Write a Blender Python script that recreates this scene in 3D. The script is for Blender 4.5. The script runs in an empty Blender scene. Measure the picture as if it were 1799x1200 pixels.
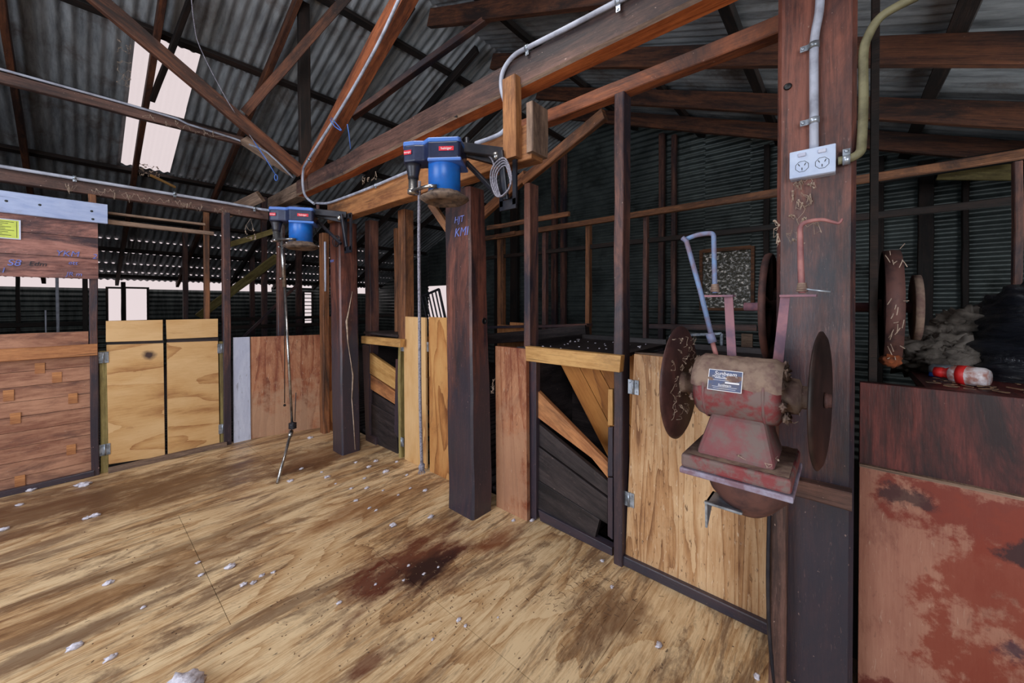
import bpy, math, random
from mathutils import Vector, Matrix, noise as mnoise
random.seed(7)
SC = bpy.context.scene
COL = SC.collection
R = math.radians
# ------------------------------------------------------------------ camera
CAMZ = 1.30; YAW = R(48.9); PITCH = R(0.5); FPX = 666.0; AXY = 538.8
cam_d = bpy.data.cameras.new('camera'); cam = bpy.data.objects.new('camera', cam_d); COL.objects.link(cam)
cam.location = (0, 0, CAMZ); cam.rotation_euler = (R(90) - PITCH, 0, -YAW)
cam_d.sensor_width = 36; cam_d.lens = FPX / 1799 * 36; cam_d.shift_y = -(600 - AXY) / 1799
cam_d.clip_start = 0.02; cam_d.clip_end = 300
SC.camera = cam
SC.view_settings.view_transform = 'Standard'; SC.view_settings.look = 'None'
SC.view_settings.gamma = 1; SC.view_settings.exposure = 0.12; SC.view_settings.use_curve_mapping = False
# ------------------------------------------------------------------ daylight and added fill lamps
W = bpy.data.worlds.new('overcast_sky'); SC.world = W; W.use_nodes = True
W.node_tree.nodes['Background'].inputs[0].default_value = (1.0, 0.86, 0.87, 1)
W.node_tree.nodes['Background'].inputs[1].default_value = 0.74
def area(name, loc, target, sx, sy, power, col):
    d = bpy.data.lights.new(name, 'AREA'); d.shape = 'RECTANGLE'; d.size = sx; d.size_y = sy; d.energy = power; d.color = col
    o = bpy.data.objects.new(name, d); COL.objects.link(o); o.location = loc
    o.rotation_euler = (Vector(target) - Vector(loc)).to_track_quat('-Z', 'Y').to_euler(); return o
area('behind_camera_fill', (-2.6, -1.6, 1.7), (1.6, 2.2, 0.9), 2.4, 2.2, 190, (0.92, 0.96, 1.0))  # added main fill lamp behind the camera; the iron walls there have no doorway
area('left_side_fill', (-2.6, 2.2, 1.5), (1.6, 2.4, 1.1), 2.2, 2.2, 110, (0.78, 0.88, 1.0))  # added cool fill lamp out of view at the left, before a solid wall
area('pen_roof_fill', (3.4, -1.9, 1.4), (3.7, 0.7, 3.6), 1.6, 1.0, 9, (0.9, 0.97, 1.0)).data.spread = R(75)  # unseen fill lamp added to brighten the right-hand roof iron
area('overhead_fill', (0.6, 1.4, 3.7), (0.9, 2.4, 0.0), 1.6, 1.0, 60, (1.0, 0.96, 0.92))  # added overhead fill lamp; the roof above it has no opening
# ------------------------------------------------------------------ pixel helpers (a point of the place on a known plane)
FW = Vector((math.sin(YAW) * math.cos(PITCH), math.cos(YAW) * math.cos(PITCH), -math.sin(PITCH)))
RT = Vector((math.cos(YAW), -math.sin(YAW), 0)); UP = RT.cross(FW); CP = Vector((0, 0, CAMZ))
def ray(px, py): return FW + RT * ((px - 899.5) / FPX) + UP * ((AXY - py) / FPX)
def atX(px, py, x): r = ray(px, py); return CP + r * (x / r.x)
def atY(px, py, y): r = ray(px, py); return CP + r * (y / r.y)
def atZ(px, py, z=0.0): r = ray(px, py); return CP + r * ((z - CAMZ) / r.z)
RA, RS, RIDGE, NS = 4.4, 0.37, 3.3, 0.40          # roof: height above camera at Y=0, slope, ridge, near slope
def roof_z(y): return CAMZ + (RA - RS * y if y > RIDGE else RA - RS * RIDGE - NS * (RIDGE - y))
def on_roof(px, py, dz=0.0):
    r = ray(px, py); d = (RA - dz) / (r.z + RS * r.y); p = CP + r * d
    if p.y < RIDGE:
        d = (RA - RS * RIDGE - NS * RIDGE - dz) / (r.z - NS * r.y); p = CP + r * d
    return p
# ------------------------------------------------------------------ materials
def S(r, g, b):
    f = lambda c: (c / 255 / 12.92) if c / 255 <= 0.04045 else ((c / 255 + 0.055) / 1.055) ** 2.4
    return (f(r), f(g), f(b), 1)
class N:
    def __init__(s, name):
        s.m = bpy.data.materials.new(name); s.m.use_nodes = True; s.t = s.m.node_tree; s.b = s.t.nodes['Principled BSDF']
    def n(s, typ, **kw):
        x = s.t.nodes.new(typ)
        for k, v in kw.items():
            if k[0] == 'i' and k[1:].isdigit(): x.inputs[int(k[1:])].default_value = v
            else: setattr(x, k, v)
        return x
    def l(s, a, b): s.t.links.new(a, b)
    def coords(s, kind, scale):
        if kind == 'UV': src = s.n('ShaderNodeUVMap').outputs[0]
        elif kind == 'POS': src = s.n('ShaderNodeNewGeometry').outputs['Position']
        else: src = s.n('ShaderNodeTexCoord').outputs['Object']
        oi = s.n('ShaderNodeObjectInfo'); mul = s.n('ShaderNodeVectorMath', operation='MULTIPLY_ADD')
        cx = s.n('ShaderNodeCombineXYZ'); s.l(oi.outputs['Random'], cx.inputs[0]); s.l(oi.outputs['Random'], cx.inputs[1])
        s.l(cx.outputs[0], mul.inputs[0]); mul.inputs[1].default_value = (17.3, 31.7, 0) if kind != 'POS' else (0, 0, 0); s.l(src, mul.inputs[2])
        return lambda sc: s._map(mul.outputs[0], sc)
    def _map(s, src, sc):
        m = s.n('ShaderNodeMapping'); m.inputs['Scale'].default_value = sc; s.l(src, m.inputs['Vector']); return m.outputs[0]
    def noise(s, vec, scale=1.0, detail=4, rough=0.55, dist=0.0):
        x = s.n('ShaderNodeTexNoise'); x.inputs['Scale'].default_value = scale; x.inputs['Detail'].default_value = detail
        x.inputs['Roughness'].default_value = rough; x.inputs['Distortion'].default_value = dist; s.l(vec, x.inputs['Vector']); return x.outputs['Fac']
    def ramp(s, fac, stops):
        x = s.n('ShaderNodeValToRGB'); e = x.color_ramp.elements
        while len(e) < len(stops): e.new(0.5)
        for i, (p, c) in enumerate(stops): e[i].position = p; e[i].color = c if len(c) == 4 else (c[0], c[0], c[0], 1)
        s.l(fac, x.inputs[0]); return x.outputs[0]
    def math(s, op, a, b=None, c=None):
        x = s.n('ShaderNodeMath', operation=op)
        for i, v in enumerate((a, b, c)):
            if v is None: continue
            if isinstance(v, (int, float)): x.inputs[i].default_value = v
            else: s.l(v, x.inputs[i])
        return x.outputs[0]
    def mix(s, fac, a, b):
        x = s.n('ShaderNodeMix', data_type='RGBA')
        for i, v in ((0, fac), (6, a), (7, b)):
            if isinstance(v, (int, float, tuple)): x.inputs[i].default_value = v
            else: s.l(v, x.inputs[i])
        return x.outputs[2]
    def bump(s, h, strength=0.3, dist=0.01):
        x = s.n('ShaderNodeBump'); x.inputs['Strength'].default_value = strength; x.inputs['Distance'].default_value = dist
        s.l(h, x.inputs['Height']); s.l(x.outputs[0], s.b.inputs['Normal'])
    def done(s, col, rough=0.6, metal=0.0, spec=0.5):
        if isinstance(col, tuple): s.b.inputs['Base Color'].default_value = col
        else: s.l(col, s.b.inputs['Base Color'])
        if isinstance(rough, (int, float)): s.b.inputs['Roughness'].default_value = rough
        else: s.l(rough, s.b.inputs['Roughness'])
        s.b.inputs['Metallic'].default_value = metal; s.b.inputs['Specular IOR Level'].default_value = spec
        return s.m
K0, K1 = (0.0,), (1.0,)
def wood(name, light, dark, stain=None, amt=0.5, rough=0.62, scratch=0.0, gy=16, spec=0.4, stain_scale=1.6, grease=None, nick=0.5):
    """grain along the length of each timber; dirt and grease as irregular blotches; drying cracks and pale nicks"""
    m = N(name); c = m.coords('UV', 1)
    g = m.noise(c((1.3, gy * 1.3, 1)), 1.0, 8, 0.68, 0.7); f = m.noise(c((9, gy * 11, 1)), 1.0, 4, 0.65); mot = m.noise(c((14, 22, 1)), 1.0, 5, 0.7)
    mixf = m.math('ADD', m.math('MULTIPLY', g, 0.55), m.math('MULTIPLY_ADD', f, 0.28, m.math('MULTIPLY', mot, 0.17)))
    col = m.ramp(mixf, [(0.42, dark), (0.50, tuple((a + b) / 2 for a, b in zip(light, dark))), (0.58, light)])
    if stain:
        s1 = m.noise(c((stain_scale * 0.55, stain_scale * 2.2, 1)), 1.0, 9, 0.72, 0.8)
        sf = m.ramp(s1, [(0.60 - 0.35 * amt, K0), (0.76 - 0.35 * amt, K1)])
        col = m.mix(sf, col, stain)
    ck = m.noise(c((1.6, gy * 5.0, 1)), 1.0, 3, 0.55, 0.3); col = m.mix(m.ramp(ck, [(0.27, (0.85,)), (0.34, K0)]), col, (dark[0] * .35, dark[1] * .35, dark[2] * .35, 1))
    rgh = rough
    if grease:
        gn = m.noise(c((1.2, 5, 1)), 1.0, 8, 0.7, 0.6); sx = m.n('ShaderNodeSeparateXYZ'); m.l(m.n('ShaderNodeNewGeometry').outputs['Position'], sx.inputs[0])
        ht = m.math('MULTIPLY_ADD', sx.outputs[2], -0.42, 0.52); gf = m.ramp(m.math('ADD', m.math('MULTIPLY', gn, 1.25), ht), [(0.55, K0), (0.85, (0.85,))])
        col = m.mix(gf, col, grease); rgh = m.math('MULTIPLY_ADD', gf, -0.16, rough)
    s3 = m.noise(c((55, 80, 1)), 1.0, 2, 0.5); col = m.mix(m.ramp(s3, [(0.72, K0), (0.76, (nick,))]), col, S(178, 150, 138))
    if scratch > 0:
        s2 = m.noise(c((16, 130, 1)), 1.0, 2, 0.5, 2.5); sf2 = m.ramp(s2, [(0.68, K0), (0.74, (scratch,))])
        col = m.mix(sf2, col, S(150, 120, 112))
    m.bump(mixf, 0.6, 0.006)
    return m.done(col, rgh, 0, spec)
def spots_mix(m, col, spots, wobble=0.9, edge=(0.45, 1.0)):
    geo = m.n('ShaderNodeNewGeometry'); wob = m.n('ShaderNodeTexNoise'); m.l(geo.outputs['Position'], wob.inputs['Vector']); wob.inputs['Scale'].default_value = 7; wob.inputs['Detail'].default_value = 9; wob.inputs['Roughness'].default_value = 0.68
    for (p, rad, colr, k) in spots:
        sub = m.n('ShaderNodeVectorMath', operation='SUBTRACT'); m.l(geo.outputs['Position'], sub.inputs[0]); sub.inputs[1].default_value = tuple(p)
        mu = m.n('ShaderNodeVectorMath', operation='MULTIPLY'); m.l(sub.outputs[0], mu.inputs[0]); mu.inputs[1].default_value = tuple(1 / r for r in rad)
        ln = m.n('ShaderNodeVectorMath', operation='LENGTH'); m.l(mu.outputs[0], ln.inputs[0])
        d = m.math('ADD', ln.outputs['Value'], m.math('MULTIPLY_ADD', wob.outputs['Fac'], wobble * 2, -wobble))
        col = m.mix(m.ramp(d, [(edge[0], (k,)), (edge[1], K0)]), col, colr)
    return col
def ply(name, light, mid, dark, stain=None, amt=0.3, kx=0.9, ky=3.2, freq=9, rough=0.55, swap=False, spec=0.3, spots=None, specks=0.0, sw=0.40, edge=(0.45, 1.0), wobble=0.9):
    """rotary-cut plywood: contour figure of a stretched noise field, crisp latewood edges"""
    m = N(name); c = m.coords('UV', 1)
    sc = lambda a, b: c((b, a, 1)) if swap else c((a, b, 1))
    base = m.noise(sc(kx, ky), 1.0, 2, 0.35, 0.4); det = m.noise(sc(5, 24), 1.0, 4, 0.6)
    saw = m.math('FRACT', m.math('MULTIPLY', m.math('MULTIPLY_ADD', det, 0.035, base), freq)); band = m.math('POWER', saw, 3.0)
    fine = m.noise(sc(7, 150), 1.0, 5, 0.7); big = m.noise(sc(1.3, 3.2), 1.3, 6, 0.65)
    v = m.math('SUBTRACT', m.math('ADD', m.math('MULTIPLY', fine, 0.34), m.math('MULTIPLY', big, 0.66)), m.math('MULTIPLY', band, sw * 0.45))
    col = m.ramp(v, [(0.24, dark), (0.40, mid), (0.58, light)])
    if stain:
        s1 = m.noise(sc(1.3, 3.4), 1.6, 9, 0.72, 0.7)
        col = m.mix(m.ramp(s1, [(0.64 - 0.35 * amt, K0), (0.80 - 0.30 * amt, (0.9,))]), col, stain)
    if specks:
        s3 = m.noise(sc(26, 90), 1.0, 3, 0.6, 0.8); col = m.mix(m.ramp(s3, [(0.62, K0), (0.70, (specks,))]), col, (dark[0] * .5, dark[1] * .5, dark[2] * .5, 1))
        s4 = m.noise(sc(20, 120), 1.0, 3, 0.6, 1.0); col = m.mix(m.ramp(s4, [(0.63, K0), (0.70, (specks * .7,))]), col, S(226, 206, 180))
    if spots: col = spots_mix(m, col, spots, wobble, edge)
    m.bump(v, 0.3, 0.003)
    return m.done(col, rough, 0, spec)
def plain(name, c1, c2=None, scale=6, rough=0.5, metal=0.0, spec=0.5, bump=0.0, lo=0.42, hi=0.62, detail=5):
    m = N(name)
    if c2 is None: return m.done(c1, rough, metal, spec)
    c = m.coords('OBJ', 1); n = m.noise(c((1, 1, 1)), scale, detail, 0.62)
    if bump: m.bump(n, bump, 0.004)
    return m.done(m.ramp(n, [(lo, c1), (hi, c2)]), rough, metal, spec)
M = {}
GREASE_BLUE_SHEEN = S(46, 47, 60)  # post grease, with its blue glossy reflection put into the colour
M['old'] = wood('dark_greasy_hardwood', S(128, 76, 62), S(66, 38, 34), S(40, 30, 34), 0.40, 0.46, 0.35, 12, 0.55, grease=GREASE_BLUE_SHEEN)
M['beam'] = wood('sawn_hardwood', S(112, 80, 70), S(60, 42, 38), S(46, 36, 38), 0.40, 0.6, 0.45, 14, nick=0.9)
M['beam_raw_bounce'] = wood('raw_hardwood_warm_bounce', S(204, 114, 62), S(146, 74, 38), S(84, 46, 34), 0.25, 0.6, 0.05, 14, nick=0.2)  # raw underside timber, its orange heightened to include warm bounce from the floor
M['strut_wood'] = wood('orange_brown_timber', S(164, 94, 58), S(98, 54, 38), S(66, 42, 36), 0.32, 0.6, 0.2, 14, nick=0.5)
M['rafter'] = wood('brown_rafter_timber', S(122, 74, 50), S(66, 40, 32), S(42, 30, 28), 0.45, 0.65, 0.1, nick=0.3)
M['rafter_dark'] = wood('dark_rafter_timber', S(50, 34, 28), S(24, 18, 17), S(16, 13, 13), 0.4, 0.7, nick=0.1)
M['pine'] = wood('yellow_pine', S(204, 158, 98), S(164, 116, 62), S(112, 80, 52), 0.22, 0.55, 0.1, 8)
M['beam_tan'] = wood('tan_sawn_beam', S(178, 122, 76), S(124, 78, 48), S(88, 60, 46), 0.32, 0.65, 0.3, 9, nick=0.6)
M['grey_wood'] = wood('weathered_grey_timber', S(160, 132, 112), S(102, 80, 68), S(74, 58, 52), 0.3, 0.75, 0.2)
M['green_pine'] = wood('green_treated_pine', S(162, 146, 92), S(116, 100, 58), S(86, 70, 42), 0.25, 0.65, 0.1)
M['stud'] = wood('brown_stud_timber', S(132, 88, 74), S(70, 46, 42), S(46, 40, 50), 0.45, 0.5, 0.4, nick=0.8, grease=S(50, 46, 56))
M['stud_orange'] = wood('orange_stud_timber', S(150, 98, 64), S(92, 56, 38), S(60, 42, 34), 0.32, 0.65, 0.1)
M['planks'] = wood('red_pine_planks', S(184, 134, 106), S(134, 86, 66), S(94, 62, 54), 0.30, 0.65, 0.2, 7, nick=0.7, stain_scale=2.6)
M['planks_red'] = wood('oily_red_planks', S(168, 116, 104), S(96, 54, 48), S(58, 40, 46), 0.40, 0.42, 0.9, 7, stain_scale=2.6, nick=0.9)
M['rail'] = wood('orange_pine_rail', S(198, 136, 86), S(150, 94, 58), S(104, 66, 46), 0.25, 0.6, 0.0, 8)
M['maroon'] = wood('maroon_oiled_board', S(122, 56, 50), S(66, 28, 28), S(38, 20, 24), 0.40, 0.5, 0.1, 12, nick=0.2)
M['black_board'] = wood('blackened_board', S(66, 56, 56), S(34, 28, 30), S(22, 18, 20), 0.35, 0.55, 0.3, nick=0.4)
SMUDGE = (atY(261, 624, 4.255), (.055, .05, .05), S(52, 36, 44), 0.95)
M['ply_door'] = ply('pale_plywood', S(222, 182, 132), S(206, 160, 106), S(160, 108, 66), S(156, 104, 66), 0.16, 0.7, 2.8, 7, spots=[SMUDGE], sw=.40, wobble=.6)
M['ply_orange'] = ply('orange_plywood', S(206, 156, 98), S(182, 124, 72), S(124, 76, 42), S(104, 58, 36), 0.30, 0.8, 2.6, 8, sw=.5)
M['ply_vert'] = ply('worn_plywood_door', S(212, 176, 136), S(180, 134, 92), S(116, 76, 50), S(104, 72, 54), 0.16, 0.7, 9.0, 9, specks=0.8, sw=.4)
M['ply_red'] = ply('reddened_plywood', S(186, 132, 98), S(150, 88, 60), S(92, 48, 36), S(112, 50, 36), 0.42, 0.5, 5.0, 8, specks=0.6, wobble=1.6, spots=[((1.25, 4.2, .12), (.7, .6, .42), S(178, 142, 114), .7), ((1.76, 1.58, .22), (.3, .3, .42), S(176, 134, 106), .65)])
M['chute_ply'] = ply('chute_lining_plywood', S(190, 128, 66), S(160, 100, 46), S(104, 62, 32), None, 0, 0.8, 3, 6)
_rp = lambda y, z, ry, rz, c, k: ((1.715, y, z), (.5, ry, rz), c, k)
M['red_panel'] = ply('dark_red_stained_panel', S(166, 116, 96), S(146, 94, 78), S(98, 56, 48), S(104, 54, 44), 0.25, 0.7, 3.0, 2.5, rough=0.42, spec=0.5, specks=0.25, sw=.15,
    edge=(0.62, 0.88), wobble=1.7, spots=[_rp(-.36, .68, .30, .13, S(118, 40, 28), .92), _rp(-.47, .38, .30, .55, S(128, 50, 34), .85), _rp(-.28, .03, .34, .10, S(104, 38, 32), .9), _rp(-.165, .685, .075, .045, S(44, 26, 34), .8), _rp(-.41, .60, .09, .05, S(30, 22, 32), .85), _rp(-.37, .33, .06, .07, S(40, 34, 54), .75)])
M['white_paint'] = wood('chipped_white_paint', S(206, 210, 228), S(186, 190, 212), S(70, 60, 56), 0.02, 0.5, 0.0, 5, stain_scale=16)
M['blue_white'] = wood('pale_blue_white_paint', S(176, 188, 220), S(150, 164, 204), S(120, 110, 120), 0.05, 0.4, 0.0, 4)
M['conduit'] = plain('grey_conduit_plastic', S(176, 180, 196), S(140, 142, 156), 9, 0.45)
M['flex'] = plain('dusty_green_conduit', S(128, 122, 92), S(96, 90, 66), 12, 0.6)
M['bracket'] = plain('black_steel_bracket', S(34, 36, 46), S(60, 56, 60), 9, 0.4, 0.3)
M['chrome'] = plain('worn_chrome', S(190, 188, 188), S(130, 126, 126), 14, 0.25, 0.9)
M['galv'] = plain('galvanised_hinge', S(176, 184, 196), S(120, 126, 134), 20, 0.35, 0.6)
M['blue'] = plain('blue_enamel', S(28, 112, 205), S(36, 96, 180), 8, 0.35, 0, 0.5)
M['navy'] = plain('dark_navy_plastic', S(26, 34, 62), S(46, 52, 80), 8, 0.35)
M['blue_rim'] = plain('blue_plastic_rim', S(70, 120, 200), S(84, 112, 180), 8, 0.4)
M['red_label'] = plain('red_label', S(205, 20, 45))
M['white_ink'] = plain('white_lettering', S(235, 232, 235))
M['chalk'] = plain('blue_chalk', S(120, 130, 205), S(90, 100, 160), 30, 0.8)
M['dust'] = plain('dusty_lip', S(120, 100, 86), S(66, 54, 50), 25, 0.8, bump=0.4)
M['iron_paint'] = plain('flaking_red_paint', S(128, 60, 62), S(116, 96, 92), 22, 0.65, 0, 0.35, 0.7, 0.44, 0.56, 9)
M['iron_dusty'] = plain('dust_coated_casting', S(142, 120, 106), S(112, 88, 82), 22, 0.85, 0, 0.2, 0.8)
M['disc_dark'] = plain('blackened_disc', S(34, 24, 22), S(56, 38, 34), 12, 0.5, 0.1, 0.4, 0.4, 0.45, 0.65, 9)
M['iron_mauve'] = plain('dusty_mauve_casting', S(130, 78, 80), S(118, 100, 96), 18, 0.75, 0, 0.3, 0.7, 0.42, 0.60, 9)
M['flange'] = plain('pale_chipped_flange', S(156, 152, 172), S(120, 92, 104), 16, 0.5)
M['rust_disc'] = plain('rusty_disc', S(58, 34, 32), S(88, 54, 50), 12, 0.5, 0.1, 0.5, 0.5, 0.45, 0.65, 9)
M['rust'] = plain('rusty_steel', S(106, 72, 66), S(74, 54, 54), 14, 0.7, 0.2, 0.4, 0.5)
M['mauve'] = plain('faded_mauve_paint', S(150, 104, 112), S(112, 84, 100), 16, 0.6, 0, 0.4, 0.4)
M['blue_rod'] = plain('faded_blue_paint', S(110, 136, 176), S(120, 104, 120), 18, 0.5, 0, 0.4, 0.3)
M['pink_rod'] = plain('faded_pink_paint', S(168, 112, 108), S(130, 82, 84), 18, 0.6)
M['plate'] = plain('blued_name_plate', S(84, 96, 130), S(104, 100, 112), 40, 0.4, 0.3)
M['outlet'] = plain('pale_socket_plastic', S(196, 208, 232), S(176, 190, 220), 8, 0.4)
M['slot'] = plain('socket_slots', S(18, 18, 22))
M['roofdark'] = M['rafter_dark']
M['wool'] = plain('raw_white_wool', S(222, 216, 226), S(180, 172, 180), 60, 0.95, 0, 0.1, 0.5)
M['wool_grey'] = plain('dirty_grey_wool', S(112, 104, 98), S(70, 64, 60), 14, 0.95, 0, 0.1, 0.8)
M['web'] = plain('dusty_cobweb', S(190, 168, 150), S(140, 120, 104), 20, 0.9)
_m = N('black_plastic_film'); _c = _m.coords('POS', 1); _n = _m.noise(_c((3, 3, 22)), 1.6, 6, 0.65, 1.2); _m.bump(_n, 1.0, 0.03); M['bag'] = _m.done(S(26, 29, 38), 0.28, 0, 1.0)
M['rope'] = plain('braided_grey_cord', S(150, 146, 158), S(96, 92, 104), 120, 0.8)
M['blue_cord'] = plain('blue_twine', S(70, 110, 190))
M['yellow_sign'] = plain('yellow_notice', S(206, 218, 92), S(190, 200, 84), 10, 0.4)
M['ink'] = plain('black_ink', S(30, 34, 30))
M['cap_red'] = plain('red_cap', S(200, 30, 30)); M['cap_blue'] = plain('blue_cap', S(30, 80, 170))
M['bottle'] = plain('white_bottle', S(214, 206, 210), S(170, 120, 110), 40, 0.4)
M['dirt'] = plain('dry_litter', S(130, 100, 76), S(80, 60, 48), 40, 0.9)
M['dark'] = plain('dark_earth', S(36, 30, 28), S(52, 42, 38), 3, 0.9)
M['fluff'] = plain('orange_fluff', S(158, 82, 44), S(100, 56, 38), 30, 0.95)
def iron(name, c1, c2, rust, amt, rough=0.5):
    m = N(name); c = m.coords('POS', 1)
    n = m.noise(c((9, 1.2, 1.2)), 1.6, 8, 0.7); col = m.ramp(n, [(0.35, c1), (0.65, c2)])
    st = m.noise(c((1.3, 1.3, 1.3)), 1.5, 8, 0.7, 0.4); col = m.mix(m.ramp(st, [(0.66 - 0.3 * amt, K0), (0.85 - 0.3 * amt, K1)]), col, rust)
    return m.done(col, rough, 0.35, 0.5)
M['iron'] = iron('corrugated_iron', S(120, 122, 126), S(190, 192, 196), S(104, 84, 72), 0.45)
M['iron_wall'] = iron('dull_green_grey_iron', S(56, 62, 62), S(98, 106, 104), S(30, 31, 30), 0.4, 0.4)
M['pane'] = N('dusty_louvre_glass').m
_p = M['pane'].node_tree.nodes['Principled BSDF']; _p.inputs['Transmission Weight'].default_value = 0.9
_p.inputs['Roughness'].default_value = 0.25; _p.inputs['Base Color'].default_value = S(150, 140, 110)
def floor_mat():
    m = N('stained_plywood_floor'); c = m.coords('POS', 1)
    base = m.noise(c((0.6, 2.3, 1)), 1.0, 2, 0.35, 0.4); det = m.noise(c((4, 20, 1)), 1.0, 4, 0.6)
    w2 = m.math('POWER', m.math('FRACT', m.math('MULTIPLY', m.math('MULTIPLY_ADD', det, 0.035, base), 13)), 3.5)
    fine = m.noise(c((6, 110, 1)), 1.0, 6, 0.75); big = m.noise(c((1.2, 3.4, 1)), 1.0, 9, 0.74)
    v = m.math('SUBTRACT', m.math('ADD', m.math('MULTIPLY', fine, 0.42), m.math('MULTIPLY', big, 0.58)), m.math('MULTIPLY', w2, 0.085))
    col = m.ramp(v, [(0.34, S(128, 90, 62)), (0.43, S(190, 150, 106)), (0.54, S(230, 200, 158))])
    # walked-in grease: streaks along the grain
    g = m.noise(c((1.5, 6.5, 1)), 1.0, 10, 0.76, 0.5); col = m.mix(m.ramp(g, [(0.49, K0), (0.58, (0.72,))]), col, S(98, 68, 50))
    g2 = m.noise(c((5, 34, 1)), 1.0, 8, 0.75, 0.6); g3 = m.noise(c((0.9, 1.3, 1)), 1.0, 3, 0.6)
    col = m.mix(m.math('MULTIPLY', m.ramp(g2, [(0.52, K0), (0.66, (0.8,))]), m.ramp(g3, [(0.42, K0), (0.58, K1)])), col, S(74, 48, 36))
    sp = m.noise(c((26, 60, 1)), 1.0, 2, 0.5); col = m.mix(m.math('MULTIPLY', m.ramp(sp, [(0.69, K0), (0.73, (0.9,))]), m.ramp(big, [(0.45, K0), (0.6, K1)])), col, S(50, 32, 26))
    geo = m.n('ShaderNodeNewGeometry'); wob = m.n('ShaderNodeTexNoise', i2=3.0); m.l(c((1, 2.2, 1)), wob.inputs['Vector']); wob.inputs['Scale'].default_value = 4; wob.inputs['Detail'].default_value = 9; wob.inputs['Roughness'].default_value = 0.7
    for (px, py, rx, ry, colr, k) in STAINS:
        p = atZ(px, py)
        sub = m.n('ShaderNodeVectorMath', operation='SUBTRACT'); m.l(geo.outputs['Position'], sub.inputs[0]); sub.inputs[1].default_value = (p.x, p.y, 0)
        mu = m.n('ShaderNodeVectorMath', operation='MULTIPLY'); m.l(sub.outputs[0], mu.inputs[0]); mu.inputs[1].default_value = (1 / rx, 1 / ry, 0)
        ln = m.n('ShaderNodeVectorMath', operation='LENGTH'); m.l(mu.outputs[0], ln.inputs[0])
        d = m.math('ADD', ln.outputs['Value'], m.math('MULTIPLY_ADD', wob.outputs['Fac'], 2.8, -1.4))
        col = m.mix(m.ramp(d, [(0.35, (k,)), (1.0, K0)]), col, colr)
    m.bump(v, 0.2, 0.003)
    return m.done(col, m.ramp(g, [(0.4, (0.5,)), (0.65, (0.36,))]), 0, 0.4)
STAINS = [(730, 985, 0.46, 0.26, S(92, 40, 28), 0.95), (748, 1000, 0.20, 0.13, S(38, 16, 20), 0.95), (880, 945, 0.26, 0.09, S(120, 62, 36), 0.8),
          (525, 822, 0.30, 0.18, S(56, 30, 22), 0.95), (1070, 1085, 0.22, 0.22, S(110, 74, 48), 0.75), (585, 800, 0.22, 0.07, S(70, 46, 34), 0.85),
          (60, 900, 1.1, 0.42, S(104, 70, 46), 0.85), (330, 850, 0.8, 0.32, S(108, 74, 50), 0.8), (560, 800, 0.7, 0.30, S(124, 84, 54), 0.7), (640, 1170, 0.12, 0.05, S(100, 50, 34), 0.8),
          (170, 1100, 0.42, 0.07, S(90, 60, 44), 0.75), (250, 1020, 0.8, 0.12, S(120, 82, 50), 0.6), (380, 940, 0.8, 0.08, S(100, 70, 46), 0.6),
          (640, 890, 0.5, 0.12, S(130, 84, 50), 0.6)]
M['floor'] = floor_mat()
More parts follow.
